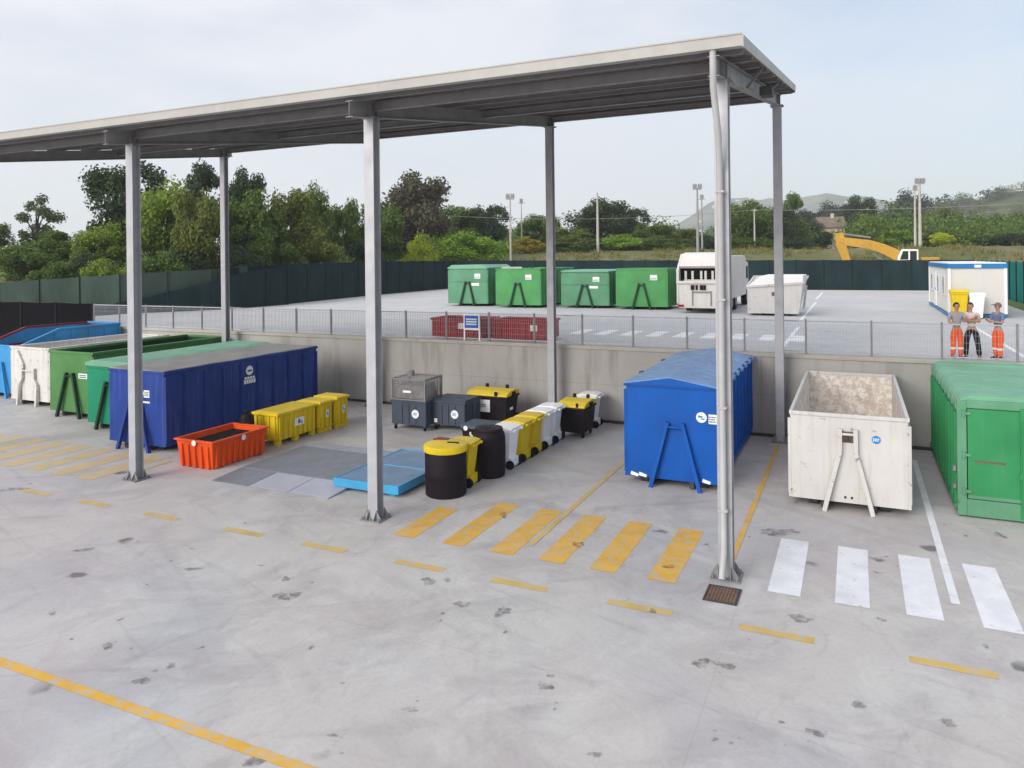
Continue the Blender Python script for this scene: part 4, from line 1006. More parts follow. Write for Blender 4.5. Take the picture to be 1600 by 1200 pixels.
# ------------------------------------------------------------------ lorry, cabin, yard bins
c = thing('refuse_lorry', 'white refuse lorry seen from behind on the raised yard', 'lorry', (-8.05, 43.3, ZU))
hw = 1.42
b = MB(); b.prism([(.9,.75),(8.2,.75),(8.2,3.15),(7.6,3.35),(2.2,3.35),(.9,2.9)], 'x', -hw, hw); b.build('body', M['truck'], c, bevel=.05)
b = MB(); b.prism([(0,.55),(.88,.55),(.88,3.2),(1.9,3.5),(1.2,3.45),(.25,2.75),(0,1.75)], 'x', -hw-.02, -hw+.10); b.build('side_panel', M['truck'], c, bevel=.02)
b = MB(); b.prism([(0,.55),(.88,.55),(.88,3.2),(1.9,3.5),(1.2,3.45),(.25,2.75),(0,1.75)], 'x', hw-.10, hw+.02)
b.build('side_panel', M['truck'], c, bevel=.02)
b = MB(); b.prism([(.03,1.72),(.22,1.72),(.22,.3),(.03,.3)], 'x', -hw+.1, hw-.1); b.build('hopper_gate', M['truck'], c, bevel=.02)
b = MB(); b.prism([(.25,2.74),(1.2,3.46),(2.0,3.55),(2.0,3.4),(1.2,3.3),(.4,2.6)], 'x', -hw+.1, hw-.1); b.build('tailgate_hood', M['truck'], c, bevel=.02)
MB().box(-hw+.1, .6, 1.0, hw-.1, .86, 2.9).build('hopper', M['black'], c)
b = MB()
b.box(-1.1,.45,1.85,1.1,.5,1.95)
for xx in (-1.0,-.6,-.1,.15,.55,.95): b.box(xx-.06, .45, 1.95, xx+.06, .58, 2.45)
b.build('press_plate', M['truck'], c)
b = MB(); b.box(-hw-.03,-.06,1.72,hw+.03,.03,1.88); b.box(-hw-.03,-.03,1.88,-hw+.12,.02,2.6); b.build('hopper_sill', M['truck'], c, bevel=.02)
b = MB()
for i, xx in enumerate((-.62,-.34,-.1,.12)): b.box(xx, -.03, 1.36, xx+(.12 if i % 2 else .2), .025, 1.64)
b.build('dark_slot', M['black_pl'], c)  # solid black blocks standing in for shaded openings in the tail
b = MB(); b.box(-.55,-.02,.45,-.49,.028,1.3); b.box(.5,-.02,.45,.56,.028,1.3); b.box(-.5,-.025,1.2,.5,.028,1.27); b.build('lift_arm', M['galv_dull'], c)
for s in (-1, 1):
    for yy in (2.4, 3.9, 9.0):
        ww = MB().tube([(s*1.36, yy, .52), (s*1.02, yy, .52)], .52, 26).build('wheel', M['rubber'], c, bevel=.03)
        MB().tube([(s*1.37, yy, .52), (s*1.34, yy, .52)], .28, 18).build('rim', M['galv_dull'], ww)
    MB().box(s*1.2-.16, -.04, .38, s*1.2+.16, .026, .5).build('tail_light', M['red'], c)
MB().box(-.5,.1,.45,.5,9.6,.75).build('chassis', M['frame_dark'], c)
b = MB(); b.prism([(8.35,.7),(10.2,.7),(10.35,1.6),(10.2,2.9),(8.35,3.0)], 'x', -1.3, 1.3); cab = b.build('cab', M['truck'], c, bevel=.06)
b = MB()
for s in (-1, 1): b.prism([(9.0,1.8),(10.0,1.8),(9.95,2.6),(9.0,2.6)], 'x', s*1.305-.004, s*1.305+.004)
b.build('window', M['glass'], cab)

M['blind'] = paint('pale_blind', (.42, .46, .52), .3, .08, 2, .1)
c = thing('site_cabin', 'cream site cabin with blue roof and floor trim at right', 'cabin', (5.65, 44.3, ZU), 0)
w, L, h = 1.3, 11.0, 2.72
b = MB(); b.box(-w+.05,.06,.2,w-.05,L-.06,h-.2)
for i in range(22):
    yy = .3 + i*.5; b.box(-w+.035, yy, .25, -w+.05, yy+.22, h-.25)
b.build('wall', M['cream'], c)
b = MB(); b.box(-w,0,.2,-w+.14,.14,h-.2); b.box(w-.14,0,.2,w,.14,h-.2); b.box(-w,L-.14,.2,-w+.14,L,h-.2); b.box(w-.14,L-.14,.2,w,L,h-.2); b.build('corner_post', M['cab_white'], c, bevel=.01)
b = MB(); b.box(-w-.02,-.02,h-.2,w+.02,L+.02,h+.04); b.build('roof_trim', M['cab_blue'], c, bevel=.02)
MB().box(-w+.04,.04,h+.04,w-.04,L-.04,h+.09).build('roof', M['cab_white'], c)
b = MB(); b.box(-w-.01,-.01,.04,w+.01,L+.01,.16); b.build('floor_trim', M['cab_blue'], c, bevel=.01)
MB().box(-.12,-.03,h-.16,.18,-.021,h-.02).build('sticker', M['sticker'], c)
b = MB()
for yy in (1.6, 4.6, 8.2):
    f = MB(); f.box(-w+.0,yy,1.05,-w+.034,yy+1.1,2.1); f = f.build('window', M['cab_white'], c)
    MB().box(-w-.006,yy+.07,1.12,-w-.001,yy+1.03,2.03).build('pane', M['blind'], f)
f = MB().box(-w-.0,6.4,.22,-w+.034,7.3,2.25).build('door', M['cab_white'], c)
MB().box(-w-.03,6.5,1.15,-w-.002,6.56,1.3).build('handle', M['frame_dark'], f)
for xx in (-1.1, 1.0):
    for yy in (.1, 5.4, 10.7): MB().box(xx, yy, 0, xx+.15, yy+.15, .04).build('foot', M['frame_dark'], c)
c = wheelie('yellow bin standing against the front of the site cabin', 4.75, 43.55, 'yellow', 90, group='bins by the site cabin', hgt=1.45); c.location.z = ZU
c = wheelie('white bin standing against the front of the site cabin', 5.5, 43.55, 'white_pl', 90, group='bins by the site cabin', hgt=1.3); c.location.z = ZU

# ------------------------------------------------------------------ people
def skin_obj(name, chains, mat, parent, sub=2):
    """chains: list of [(point, radius, key or None)]; equal keys share one vertex, so chains grow out of each other"""
    vs = []; es = []; rs = []; keys = {}; roots = []
    for ch in chains:
        prev = None
        for k, (p, r, key) in enumerate(ch):
            if key is not None and key in keys: i = keys[key]
            else:
                i = len(vs); vs.append(p); rs.append(r)
                if key is not None: keys[key] = i
                if k == 0: roots.append(i)
            if prev is not None: es.append((prev, i))
            prev = i
    me = bpy.data.meshes.new(name); me.from_pydata(vs, es, []); me.materials.append(mat)
    o = bpy.data.objects.new(name, me); COL.objects.link(o); o.parent = parent
    s = o.modifiers.new('skin', 'SKIN'); s.use_smooth_shade = True; s.branch_smoothing = .3
    for i, r in enumerate(rs):
        d = me.skin_vertices[0].data[i]; d.radius = r if isinstance(r, tuple) else (r, r); d.use_root = i in roots
    o.modifiers.new('sub', 'SUBSURF').levels = sub; o.modifiers['sub'].render_levels = sub
    return o
def person(label, x, y, rz, arms, legs, shirt, trousers, head_turn=0., cap=None, lean=0.):
    o = thing('person', label, 'person', (x, y, ZU), rz, 'three people chatting behind the railing')
    P = Vector; hx = lean
    pel, sp, ch, nk = (0,0,.94), (hx*.3,-.01,1.12), (hx*.7,.0,1.32), (hx,.0,1.475)
    hd = [(hx,-.01,1.53), (hx,-.02,1.60), (hx,-.012,1.67), (hx,0,1.705)]
    body = [[(pel,(.095,.07),'pel'),(sp,(.09,.065),'sp'),(ch,(.105,.07),'ch'),(nk,.05,'nk'),(hd[0],.06,None),(hd[1],(.078,.092),'hd'),(hd[2],(.076,.09),None),(hd[3],.045,None)]]
    cl_sh = [[((0,0,.93),(.135,.105),'pel'),(sp,(.13,.10),'sp'),(ch,(.155,.112),'ch'),((hx,.005,1.44),.072,None)]]
    cl_tr = [[((0,0,.97),(.135,.105),'w'),((0,0,.88),(.135,.11),'pel')]]
    shoes = []
    for s, key in ((-1,'l'),(1,'r')):
        sh = (hx*.8+s*.185,.0,1.385); el, wr = arms[key]
        body.append([(ch,(.135,.095),'ch'),(sh,.056,None),(el,.041,None),(wr,.028,'w'+key)])
        d = (P(wr)-P(el)).normalized(); side = d.cross(P((0,-1,.3))).normalized(); nor = side.cross(d).normalized()
        pm = P(wr)+d*.06; body.append([(wr,.028,'w'+key),(tuple(pm),(.036,.02),None),(tuple(pm+d*.035),(.036,.016),None)])
        for f in range(4):
            off = side*(-.03+.02*f); L = (.07,.08,.075,.058)[f]; a = pm+d*.03+off
            body.append([(tuple(a),.0085,None),(tuple(a+d*L*.5-nor*.008),.008,None),(tuple(a+d*L*.9-nor*.028),.0065,None)])
        a = pm-d*.02-side*.03; body.append([(tuple(a),.01,None),(tuple(a+d*.03-side*.025),.0095,None),(tuple(a+d*.06-side*.032-nor*.01),.008,None)])
        cl_sh.append([(ch,(.155,.112),'ch'),(sh,.072,None),(tuple(P(sh).lerp(P(el),.75)),.058,None)])
        hip, kn, an = legs[key]
        body.append([(pel,(.115,.09),'pel'),(hip,.085,None),(kn,.055,None),(an,.038,None),((an[0]+s*.015,an[1]-.13,.035),(.036,.026),None)])
        cl_tr.append([((0,0,.88),(.135,.11),'pel'),(hip,.108,None),(kn,.083,None),((an[0],an[1],.07),.078,None)])
        shoes.append(an)
    if trousers == 'hivis':
        for key in 'lr':
            hip, kn, an = legs[key]; q = Vector(kn).lerp(Vector(an), .42)
            MB().tube([tuple(q + Vector((0,0,.03))), tuple(q - Vector((0,0,.03)))], .092, 14).build('reflective_band', M['cab_white'], o)
    # nose and ears belong to the head
    body.append([((hx,-.09,1.615),.018,None),((hx,-.122,1.588),.016,None)])
    for s in (-1,1): body.append([((hx+s*.075,.0,1.60),.016,None),((hx+s*.088,.012,1.615),.014,None)])
    skin_obj('body', body, M['skin'], o)
    skin_obj('shirt', cl_sh, M[shirt], o)
    skin_obj('trousers', cl_tr, M[trousers], o)
    for an in shoes:
        b = MB(); b.hexa([(an[0]-.05,an[1]-.2,0),(an[0]+.05,an[1]-.2,0),(an[0]+.045,an[1]+.07,0),(an[0]-.045,an[1]+.07,0)], [(an[0]-.04,an[1]-.18,.05),(an[0]+.04,an[1]-.18,.05),(an[0]+.04,an[1]+.06,.1),(an[0]-.04,an[1]+.06,.1)])
        b.build('shoe', M['shoe'], o, bevel=.018)
    b = MB(); n = 16; vs = []; fs = []
    for j in range(7):
        ph = j/6*R(108)
        for i in range(n):
            th = 2*math.pi*i/n; rr = math.sin(ph) if j else .001
            front = math.sin(th) < -.55
            z = 1.625 + .118*math.cos(ph if not front else min(ph, R(62)))
            r2 = rr if not front else math.sin(min(ph, R(62))) + (ph - min(ph, R(62)))*.0
            vs.append((hx + .093*r2*math.cos(th), .004 + .108*r2*math.sin(th), z))
    for j in range(6):
        for i in range(n): fs.append((j*n+i, j*n+(i+1)%n, (j+1)*n+(i+1)%n, (j+1)*n+i))
    b.add(vs, fs)
    if cap: b.hexa([(hx-.06,-.20,1.655),(hx+.06,-.20,1.655),(hx+.075,-.09,1.66),(hx-.075,-.09,1.66)], [(hx-.06,-.20,1.668),(hx+.06,-.20,1.668),(hx+.075,-.09,1.69),(hx-.075,-.09,1.69)])
    b.build('cap' if cap else 'hair', M[cap or 'hair'], o, smooth=True)
    for s in (-1, 1):
        MB().lathe(0, 0, [(.001,-.008),(.009,-.005),(.011,0),(.009,.005),(.001,.008)], 10).build('eye', M['hair'], o, (hx+s*.032, -.092, 1.622))
    return o
person('person in orange trousers and grey shirt, one hand reaching towards the dark-trousered person', 2.86, 26.85, 12,
       dict(l=((-.235,-.05,1.12),(-.14,-.26,1.08)), r=((.235,-.12,1.17),(.40,-.28,1.28))),
       dict(l=((-.095,0,.86),(-.105,-.02,.47),(-.11,.02,.08)), r=((.095,0,.86),(.10,-.02,.47),(.11,.0,.08))), 'shirt_grey', 'hivis')
person('person in black trousers and pale shirt with folded arms, standing with legs apart', 3.27, 26.9, -14,
       dict(l=((-.225,-.07,1.13),(.02,-.2,1.17)), r=((.225,-.07,1.13),(-.02,-.18,1.22))),
       dict(l=((-.10,0,.86),(-.14,-.02,.47),(-.17,.02,.08)), r=((.10,0,.86),(.16,-.02,.47),(.20,.02,.08))), 'shirt_pale', 'trouser_black', lean=-.03)
person('person in orange trousers, blue grey shirt and cap, turned aside on the right', 3.98, 27.0, -55,
       dict(l=((-.22,-.08,1.12),(-.12,-.28,1.20)), r=((.22,-.06,1.12),(.10,-.26,1.16))),
       dict(l=((-.095,0,.86),(-.105,-.03,.47),(-.10,.03,.08)), r=((.095,0,.86),(.10,-.02,.47),(.11,-.05,.08))), 'shirt_blue', 'hivis', cap='cap', lean=.0)

# ------------------------------------------------------------------ beyond the fence: excavator, masts, farmhouse
ez = zter(5.4, 85.4)
c = thing('excavator', 'yellow excavator with a white cab and raised arm beyond the fence', 'excavator', (5.4, 85.4, ez))
b = MB()
for s in (-1.05, 1.05): b.prism([(-1.9,.15),(-1.6,0),(1.6,0),(1.9,.15),(2.0,.5),(1.7,.8),(-1.7,.8),(-2.0,.5)], 'y', s-.28, s+.28)
b.build('track', M['frame_dark'], c, bevel=.03)
b = MB(); b.box(-1.5,-1.25,.95,2.3,1.25,1.9); b.box(.6,-1.2,1.9,2.2,1.2,2.2); b.build('house', M['excav'], c, bevel=.06)
b = MB(); b.prism([(-1.45,1.3),(.35,1.3),(.35,3.0),(-1.1,3.05),(-1.5,2.2)], 'y', -1.28, -.2); cab = b.build('cab', M['cab_white'], c, bevel=.05)
for s in (-1.283, -.197):
    b = MB(); b.prism([(-1.3,2.0),(-.55,2.0),(-.55,2.85),(-1.02,2.85)], 'y', s-.004, s+.004); b.prism([(-.4,1.6),(.2,1.6),(.2,2.85),(-.4,2.85)], 'y', s-.004, s+.004); b.build('window', M['glass'], cab)
b = MB(); bp = [(-.9,2.1),(-1.2,2.9),(-2.6,3.6),(-4.0,4.05),(-6.6,4.4),(-6.7,3.85),(-6.2,3.5),(-4.3,3.15),(-3.0,2.7),(-1.5,1.8)]; b.prism(bp, 'y', .05, .5); b.build('boom', M['excav'], c, bevel=.04)
b = MB(); b.prism([(-7.35,4.85),(-6.5,4.9),(-5.75,1.6),(-6.45,1.5),(-7.2,3.5)], 'y', .1, .45); b.build('stick', M['excav'], c, bevel=.04)
b = MB(); b.tube([(-3.9,.28,4.3),(-6.6,.28,4.75)], .1, 10); b.tube([(-1.9,.0,1.2),(-3.8,.0,2.7)], .08, 10); b.tube([(-7.2,.28,3.5),(-6.5,.28,1.9)], .07, 10); b.build('cylinder', M['galv_dull'], c)
b = MB(); b.prism([(-6.6,1.7),(-5.7,1.8),(-5.3,1.1),(-5.5,.5),(-6.2,.4),(-6.7,.9)], 'y', -.2, .75); b.build('bucket', M['frame_dark'], c, bevel=.04)

def mast(label, x, y, top, heads, group, pale=False, r=.10):
    z = zter(x, y) - .1; h = top - z
    o = thing('floodlight_mast' if heads else 'pale_pole', label, 'mast' if heads else 'pole', (x, y, z), 20, group)
    MB().tube([(0,0,0),(0,0,h*.5),(0,0,h)], [r*1.5, r*1.2, r*.8], 10).build('pole', M['wood_pole' if pale else 'lamp_grey'], o, smooth=True)
    if heads:
        b = MB(); b.box(-.55,-.05,h-.15,.55,.05,h-.07); b.build('cross_arm', M['lamp_grey'], o)
        for s in heads:
            f = MB(); f.hexa([(s-.25,-.2,h-.05),(s+.25,-.2,h-.05),(s+.25,.12,h+.0),(s-.25,.12,h+.0)], [(s-.25,-.3,h+.5),(s+.25,-.3,h+.5),(s+.25,-.02,h+.62),(s-.25,-.02,h+.62)])
            f.build('floodlight', M['lamp_grey'], o, bevel=.03)
    return o
GM = 'floodlight masts beyond the yard'
mast('tall floodlight mast between the wide bright bush and the second rear post', -40.1, 86.1, 13.9, (-.3, .3), GM, True, .11)
mast('more distant floodlight mast just right of the taller left one', -47.0, 105.0, 14.9, (0,), GM, True, .09)
mast('plain pale pole in front of the dark domed tree', -33.1, 100.4, 15.4, None, None, True, .15)
mast('left one of the twin floodlight masts beside the foremost right post', -18.3, 96.2, 14.9, (-.32, .32), GM, False, .13)
mast('shorter floodlight mast close right of its twin beside the foremost right post', -20.6, 111.7, 14.8, (0,), GM, False, .11)
mast('tallest looking floodlight mast at right, rising beside the excavator cab', 7.2, 102.5, 14.8, (-.32, .32), GM, True, .14)
mast('thinner floodlight mast just left of the tallest one at right', 7.4, 113.6, 14.9, (0,), GM, True, .12)
U = []
for i, (x, y, l) in enumerate(((-50.2, 84.0, 'wooden utility pole behind the middle front canopy post, carrying the wire'), (-14.0, 119.0, 'wooden utility pole behind the rear right canopy post, carrying the wire'), (40.0, 112.0, 'wooden utility pole past the right edge, carrying the wire'))):
    z = zter(x, y); o = thing('utility_pole', l, 'pole', (x, y, z), 0, 'utility poles')
    tp = (12.1, 13.4, 13.6)[i]; MB().tube([(0,0,0),(0,0,tp-z)], [.14,.09], 8).build('pole', M['wood_pole'], o); MB().box(-.5,-.05,tp-z-.25,.5,.05,tp-z-.15).build('cross_arm', M['wood_pole'], o); U.append(Vector((x, y, tp - .12)))
b = MB()
for p, q in zip(U, U[1:]):
    pts = [p.lerp(q, k/16) - Vector((0,0,.9*4*(k/16)*(1-k/16))) for k in range(17)]; b.tube(pts, .028, 5)
tag(b.build('overhead_wire', M['cable']), 'thin overhead wire crossing in front of the trees', 'wire')

hz = zter(-5.6, 184)
c = thing('farmhouse', 'small beige farmhouse with an old brown tiled roof among the trees', 'house', (-6.4, 184, hz), 8)
b = MB(); b.box(-4.4,0,0,4.4,7,5.3); b.prism([(0.0,5.3),(7.0,5.3),(3.5,7.6)], 'x', -4.4, 4.4); b.build('wall', M['house'], c)
b = MB(); b.hexa([(-4.7,-.4,5.15),(4.7,-.4,5.15),(4.7,3.5,7.65),(-4.7,3.5,7.65)], [(-4.7,-.4,5.35),(4.7,-.4,5.35),(4.7,3.5,7.85),(-4.7,3.5,7.85)])
b.hexa([(-4.7,3.5,7.65),(4.7,3.5,7.65),(4.7,7.4,5.15),(-4.7,7.4,5.15)], [(-4.7,3.5,7.85),(4.7,3.5,7.85),(4.7,7.4,5.35),(-4.7,7.4,5.35)]); b.build('roof', M['roof_tile'], c)
for x in (-3.0, 0., 2.8):
    f = MB().box(x-.5,-.03,2.9,x+.5,-.002,4.2).build('window', M['glass'], c)
MB().box(-.6,-.03,0,.6,-.002,2.3).build('door', M['bark'], c)
MB().box(1.8,3.0,7.0,2.5,3.7,8.6).build('chimney', M['house'], c)

# ------------------------------------------------------------------ trees
def crown_mesh(seed, kind):
    rnd = random.Random(seed); vs = []; fs = []
    spec = dict(oak=(44, .35, .37, .56, .07, .145, 330), poplar=(40, .30, .42, .54, .065, .13, 330), bush=(36, .38, .40, .46, .085, .155, 330), airy=(16, .36, .40, .56, .07, .12, 200))[kind]
    nc, rx, rzz, cz, c0, c1, nl = spec
    clumps = []
    while len(clumps) < nc:
        d = Vector((rnd.gauss(0,1), rnd.gauss(0,1), rnd.gauss(0,1))).normalized(); k = rnd.uniform(.35, 1.0) ** .6
        p = Vector((d.x*rx*k, d.y*rx*k, cz + d.z*rzz*k)); r = rnd.uniform(c0, c1)
        if all((p - q[0]).length > .5*min(r, q[1]) for q in clumps): clumps.append((p, r))
    size = .0185 if kind != 'airy' else .022
    for p, r in clumps:
        for _ in range(nl):
            d = Vector((rnd.gauss(0,1), rnd.gauss(0,1), rnd.gauss(0,1)*.85)).normalized(); c = p + d * r * (rnd.uniform(.35, 1.12))
            if c.z < .01: continue
            nrm = (d*.7 + Vector((rnd.gauss(0,.6), rnd.gauss(0,.6), rnd.gauss(0,.6)+.25))).normalized()
            t = nrm.cross(Vector((rnd.gauss(0,1), rnd.gauss(0,1), rnd.gauss(0,1)))).normalized(); u = nrm.cross(t); s = size*rnd.uniform(.6, 1.4)
            i = len(vs); vs += [tuple(c - t*s), tuple(c + u*s*.55 + nrm*s*.1), tuple(c + t*s), tuple(c - u*s*.55 + nrm*s*.1)]; fs.append((i, i+1, i+2, i+3))
    me = bpy.data.meshes.new('crown'); me.from_pydata(vs, [], fs); me.materials.append(LEAF['mid'])
    b = MB(); base = .0
    if kind == 'bush':
        for k in range(5):
            q = clumps[k][0]; b.tube([(rnd.uniform(-.05,.05),rnd.uniform(-.05,.05),0), tuple(q*.5), tuple(q)], [.018,.012,.005], 6)
    else:
        b.tube([(0,0,-.02),(.01,.0,.18),(-.01,.01,.40),(0,0,.72)], [.042,.034,.024,.006], 8)
        for k in range(9):
            q = clumps[k][0]; z0 = rnd.uniform(.18, .42); b.tube([(0,0,z0), tuple(Vector((q.x*.45,q.y*.45,z0+(q.z-z0)*.6))), tuple(q)], [.016,.011,.004], 6)
    tm = bpy.data.meshes.new('trunk'); tm.from_pydata(b.v, [], b.f); tm.materials.append(M['bark'])
    return me, tm
PROTO = {('oak', k): crown_mesh(10 + k, 'oak') for k in range(4)}
PROTO.update({('poplar', k): crown_mesh(30 + k, 'poplar') for k in range(2)})
PROTO.update({('bush', k): crown_mesh(50 + k, 'bush') for k in range(3)})
PROTO.update({('airy', 0): crown_mesh(70, 'airy')})
NVAR = dict(oak=4, poplar=2, bush=3, airy=1)
def plant(i, kind, tone, x, y, h, w, label):
    rnd = random.Random(100 + i)
    if tone == 'airy': kind = 'airy'
    cm, tm = PROTO[(kind, rnd.randrange(NVAR[kind]))]
    z = zter(x, y) - .15
    name = 'bush' if kind == 'bush' else 'tree'
    o = thing(name, label, name, (x, y, z), rnd.uniform(0, 360), 'bushes beyond the yard fence' if kind == 'bush' else 'trees beyond the yard fence')
    dx = max(0, -43 - x, x - 11); dy = max(0, y - 78)
    if x < -43: dx *= sm(29, 40, y)
    h = 1.08 * max(h - 1.0 * sm(1, 21, math.hypot(dx, dy)), 2.2)
    for nm, me, mat in (('crown', cm, LEAF[tone]), ('stem' if kind == 'bush' else 'trunk', tm, M['bark'])):
        q = bpy.data.objects.new(nm, me); COL.objects.link(q); q.parent = o; q.scale = (w*1.22, w*1.22, h)
        q.material_slots[0].link = 'OBJECT'; q.material_slots[0].material = mat
TREES = [
('oak','mid',-67.7,39.2,4.1,3.9,'mid green tree cut off by the left edge of the picture'),
('poplar','airy',-66.2,42.0,6.1,4.5,'thin airy young tree with gaps in its crown, alone against the sky'),
('oak','mid',-57.6,39.4,3.8,5.7,'low dark green tree between the airy young tree and the leftmost canopy post'),
('oak','light',-52.4,38.5,5.5,4.9,'light green tree in front of the tall dark tree'),
('oak','dark',-57.1,44.1,9.7,7.1,'tall dark round-crowned tree behind the leftmost canopy post'),
('oak','mid',-56.4,35.6,4.3,5.8,'rounded green tree low behind the netting at far left'),
('oak','light',-50.6,42.7,9.0,6.2,'yellowish green tree just right of the leftmost canopy post'),
('oak','olive',-45.9,41.5,8.9,4.4,'olive brown tree left of the thin rear canopy post'),
('poplar','dark',-60.7,55.6,10.2,5.5,'high dark tree top peeking left above the thin rear canopy post'),
('oak','dark',-56.9,57.4,10.4,5.1,'high dark tree just right of the thin rear canopy post'),
('oak','mid',-48.9,50.1,9.1,6.3,'broad dark green tree below the high dark one right of the thin rear post'),
('oak','olive',-48.4,54.7,9.7,6.4,'olive green tree midway between the thin rear post and the middle front post'),
('poplar','mid',-49.0,58.8,10.3,4.2,'narrow pointed green tree left of the middle front canopy post'),
('oak','mid',-48.7,63.4,9.5,5.4,'grey green tree touching the left of the middle front canopy post'),
('oak','mid',-49.7,71.8,9.5,6.7,'green tree behind the middle front canopy post under the brown crown'),
('oak','brown',-52.9,83.5,13.0,10.9,'large brownish crowned tree right of the middle front canopy post'),
('oak','mid',-54.6,98.1,8.4,8.1,'green rounded tree right of the large brownish one'),
('oak','dark',-50.4,100.1,8.4,7.2,'dark green tree beside the left tall floodlight mast'),
('oak','mid',-48.2,115.5,7.6,8.7,'green tree behind the second rear canopy post'),
('oak','dark',-38.1,116.8,9.7,11.0,'dark domed tree with a pale pole in front'),
('oak','dark',-35.8,126.7,8.8,7.4,'smaller dark tree right of the domed one'),
('oak','mid',-29.3,116.5,5.6,7.1,'low green tree left of the twin floodlight masts'),
('oak','olive',-39.2,105.3,4.9,7.8,'low olive tree left of the dark domed tree'),
('oak','olive',-27.5,128.3,5.3,6.6,'olive tree just left of the twin floodlight masts'),
('oak','mid',-16.1,124.8,9.0,9.9,'green tree between the two right-hand canopy posts'),
('oak','dark',-13.2,135.0,8.6,8.9,'dark tree half behind the rear right canopy post'),
('poplar','mid',-10.2,144.1,10.8,5.8,'tall narrow tree just right of the rear right canopy post'),
('oak','blue',-10.8,171.4,9.9,9.7,'bluish green tree beside the beige farmhouse'),
('oak','dark',-5.3,151.9,4.8,4.8,'dark round tree standing in front of the farmhouse wall'),
('oak','dark',0.9,209.9,14.5,10.5,'dark tree right of the farmhouse, taller than its neighbours'),
('oak','light',3.1,166.8,7.9,9.1,'light green tree above the yellow excavator boom'),
('oak','blue',8.1,196.7,10.3,10.6,'bluish tree above the excavator cab'),
('oak','blue',17.1,294.6,20.9,15.7,'blue grey tree on the rise behind the right floodlight mast'),
('oak','blue',-6.5,250.5,15.3,13.9,'blue grey tree rising behind the farmhouse roof'),
('oak','olive',21.8,230.6,12.2,10.4,'olive tree right of the right floodlight mast'),
('oak','mid',23.8,192.9,6.8,11.4,'green tree on the slope above the site cabin'),
('oak','dark',31.6,213.1,8.8,9.3,'dark tree on the slope right of the site cabin'),
('oak','olive',36.0,204.1,9.0,8.8,'olive tree cut off by the right edge of the picture'),
('bush','mid',-52.0,34.8,3.9,4.8,'leafy bush low at far left behind the netting'),
('bush','dark',-50.4,36.4,4.2,4.9,'dark bush behind the netting below the low dark green tree'),
('bush','light',-47.4,35.3,4.2,4.0,'light green bush behind the netting left of the leftmost canopy post'),
('bush','mid',-46.2,38.1,4.6,5.1,'bush behind the netting right of the leftmost canopy post'),
('bush','dark',-46.3,41.3,5.4,4.4,'dark bush under the olive brown tree'),
('bush','dark',-45.5,45.0,5.4,5.2,'dark bush under the broad dark green tree'),
('bush','mid',-45.5,49.4,6.2,5.0,'bush under the olive green tree in the left half'),
('bush','olive',-44.3,54.4,6.6,5.3,'olive bush left of the middle front canopy post'),
('bush','dark',-46.3,62.3,6.2,4.6,'dark bush behind the middle front canopy post'),
('bush','dark',-54.1,80.7,6.1,5.0,'very dark bush under the brownish crowned tree'),
('bush','lime',-49.7,79.5,6.2,5.1,'small lime green bush right of the middle front canopy post'),
('bush','bright',-46.3,85.5,6.6,9.9,'wide bright green bush left of the tall floodlight mast'),
('bush','yellow',-43.2,99.0,3.5,4.9,'yellow flowering bush right of the left floodlight mast'),
('bush','mid',-36.9,101.9,3.4,8.4,'green bush left of the pale pole'),
('bush','bright',-32.2,108.5,3.8,8.7,'bright green bush right of the pale pole'),
('bush','mid',-26.0,109.2,3.6,7.6,'green bush left of the twin floodlight masts'),
('bush','dark',-20.4,117.3,3.9,6.0,'dark bush behind the foremost right canopy post'),
('bush','mid',-14.7,121.1,3.4,7.0,'green bush between the two right-hand canopy posts'),
('bush','dark',-9.2,130.2,3.1,5.3,'dark bush beside the farmhouse'),
('bush','mid',0.9,138.2,3.6,6.5,'green bush behind the excavator boom'),
('bush','bright',6.9,137.7,4.3,7.4,'rounded bright green bush above the excavator cab'),
('bush','dark',12.2,138.0,3.7,7.3,'dark hedge bush right of the right floodlight mast'),
('bush','mid',17.0,138.0,3.4,8.2,'green hedge bush above the site cabin'),
('bush','dark',22.2,138.2,3.5,8.0,'dark hedge bush at the right edge above the site cabin'),
('bush','lime',10.5,112.9,-0.1,3.1,'small lime green bush at the corner of the site cabin roof'),]
for i, a in enumerate(TREES): plant(i, *a)

# weeds and dry tufts on the slope beyond the fence
rnd = random.Random(77); vs = []; fs = []
for _ in range(3200):
    if rnd.random() < .75: x = rnd.uniform(-60, 22); y = rnd.uniform(79.5, 100)
    else: x = rnd.uniform(-56, -43.5); y = rnd.uniform(40, 80)
    if mnoise.noise(Vector((x*.15, y*.15, 4))) < -.15: continue
    z = zter(x, y); hh = rnd.uniform(.2, .75)
    for k in range(7):
        a = rnd.uniform(0, 6.28); l = rnd.uniform(.05, .35); w_ = rnd.uniform(.03, .08); px, py = x + rnd.gauss(0, .3), y + rnd.gauss(0, .3)
        i = len(vs); vs += [(px - w_*math.sin(a), py + w_*math.cos(a), z - .05), (px + w_*math.sin(a), py - w_*math.cos(a), z - .05), (px + l*math.cos(a), py + l*math.sin(a), z + hh*rnd.uniform(.6, 1))]; fs.append((i, i+1, i+2))
me = bpy.data.meshes.new('weeds'); me.from_pydata(vs, [], fs)
LEAF['weed'] = leaf_mat('foliage_weed', (.15, .17, .045)); me.materials.append(LEAF['weed'])
tag(LN(bpy.data.objects.new('weeds', me)), 'weeds and dry grass tufts on the slope beyond the fence', 'weeds', kind='stuff')

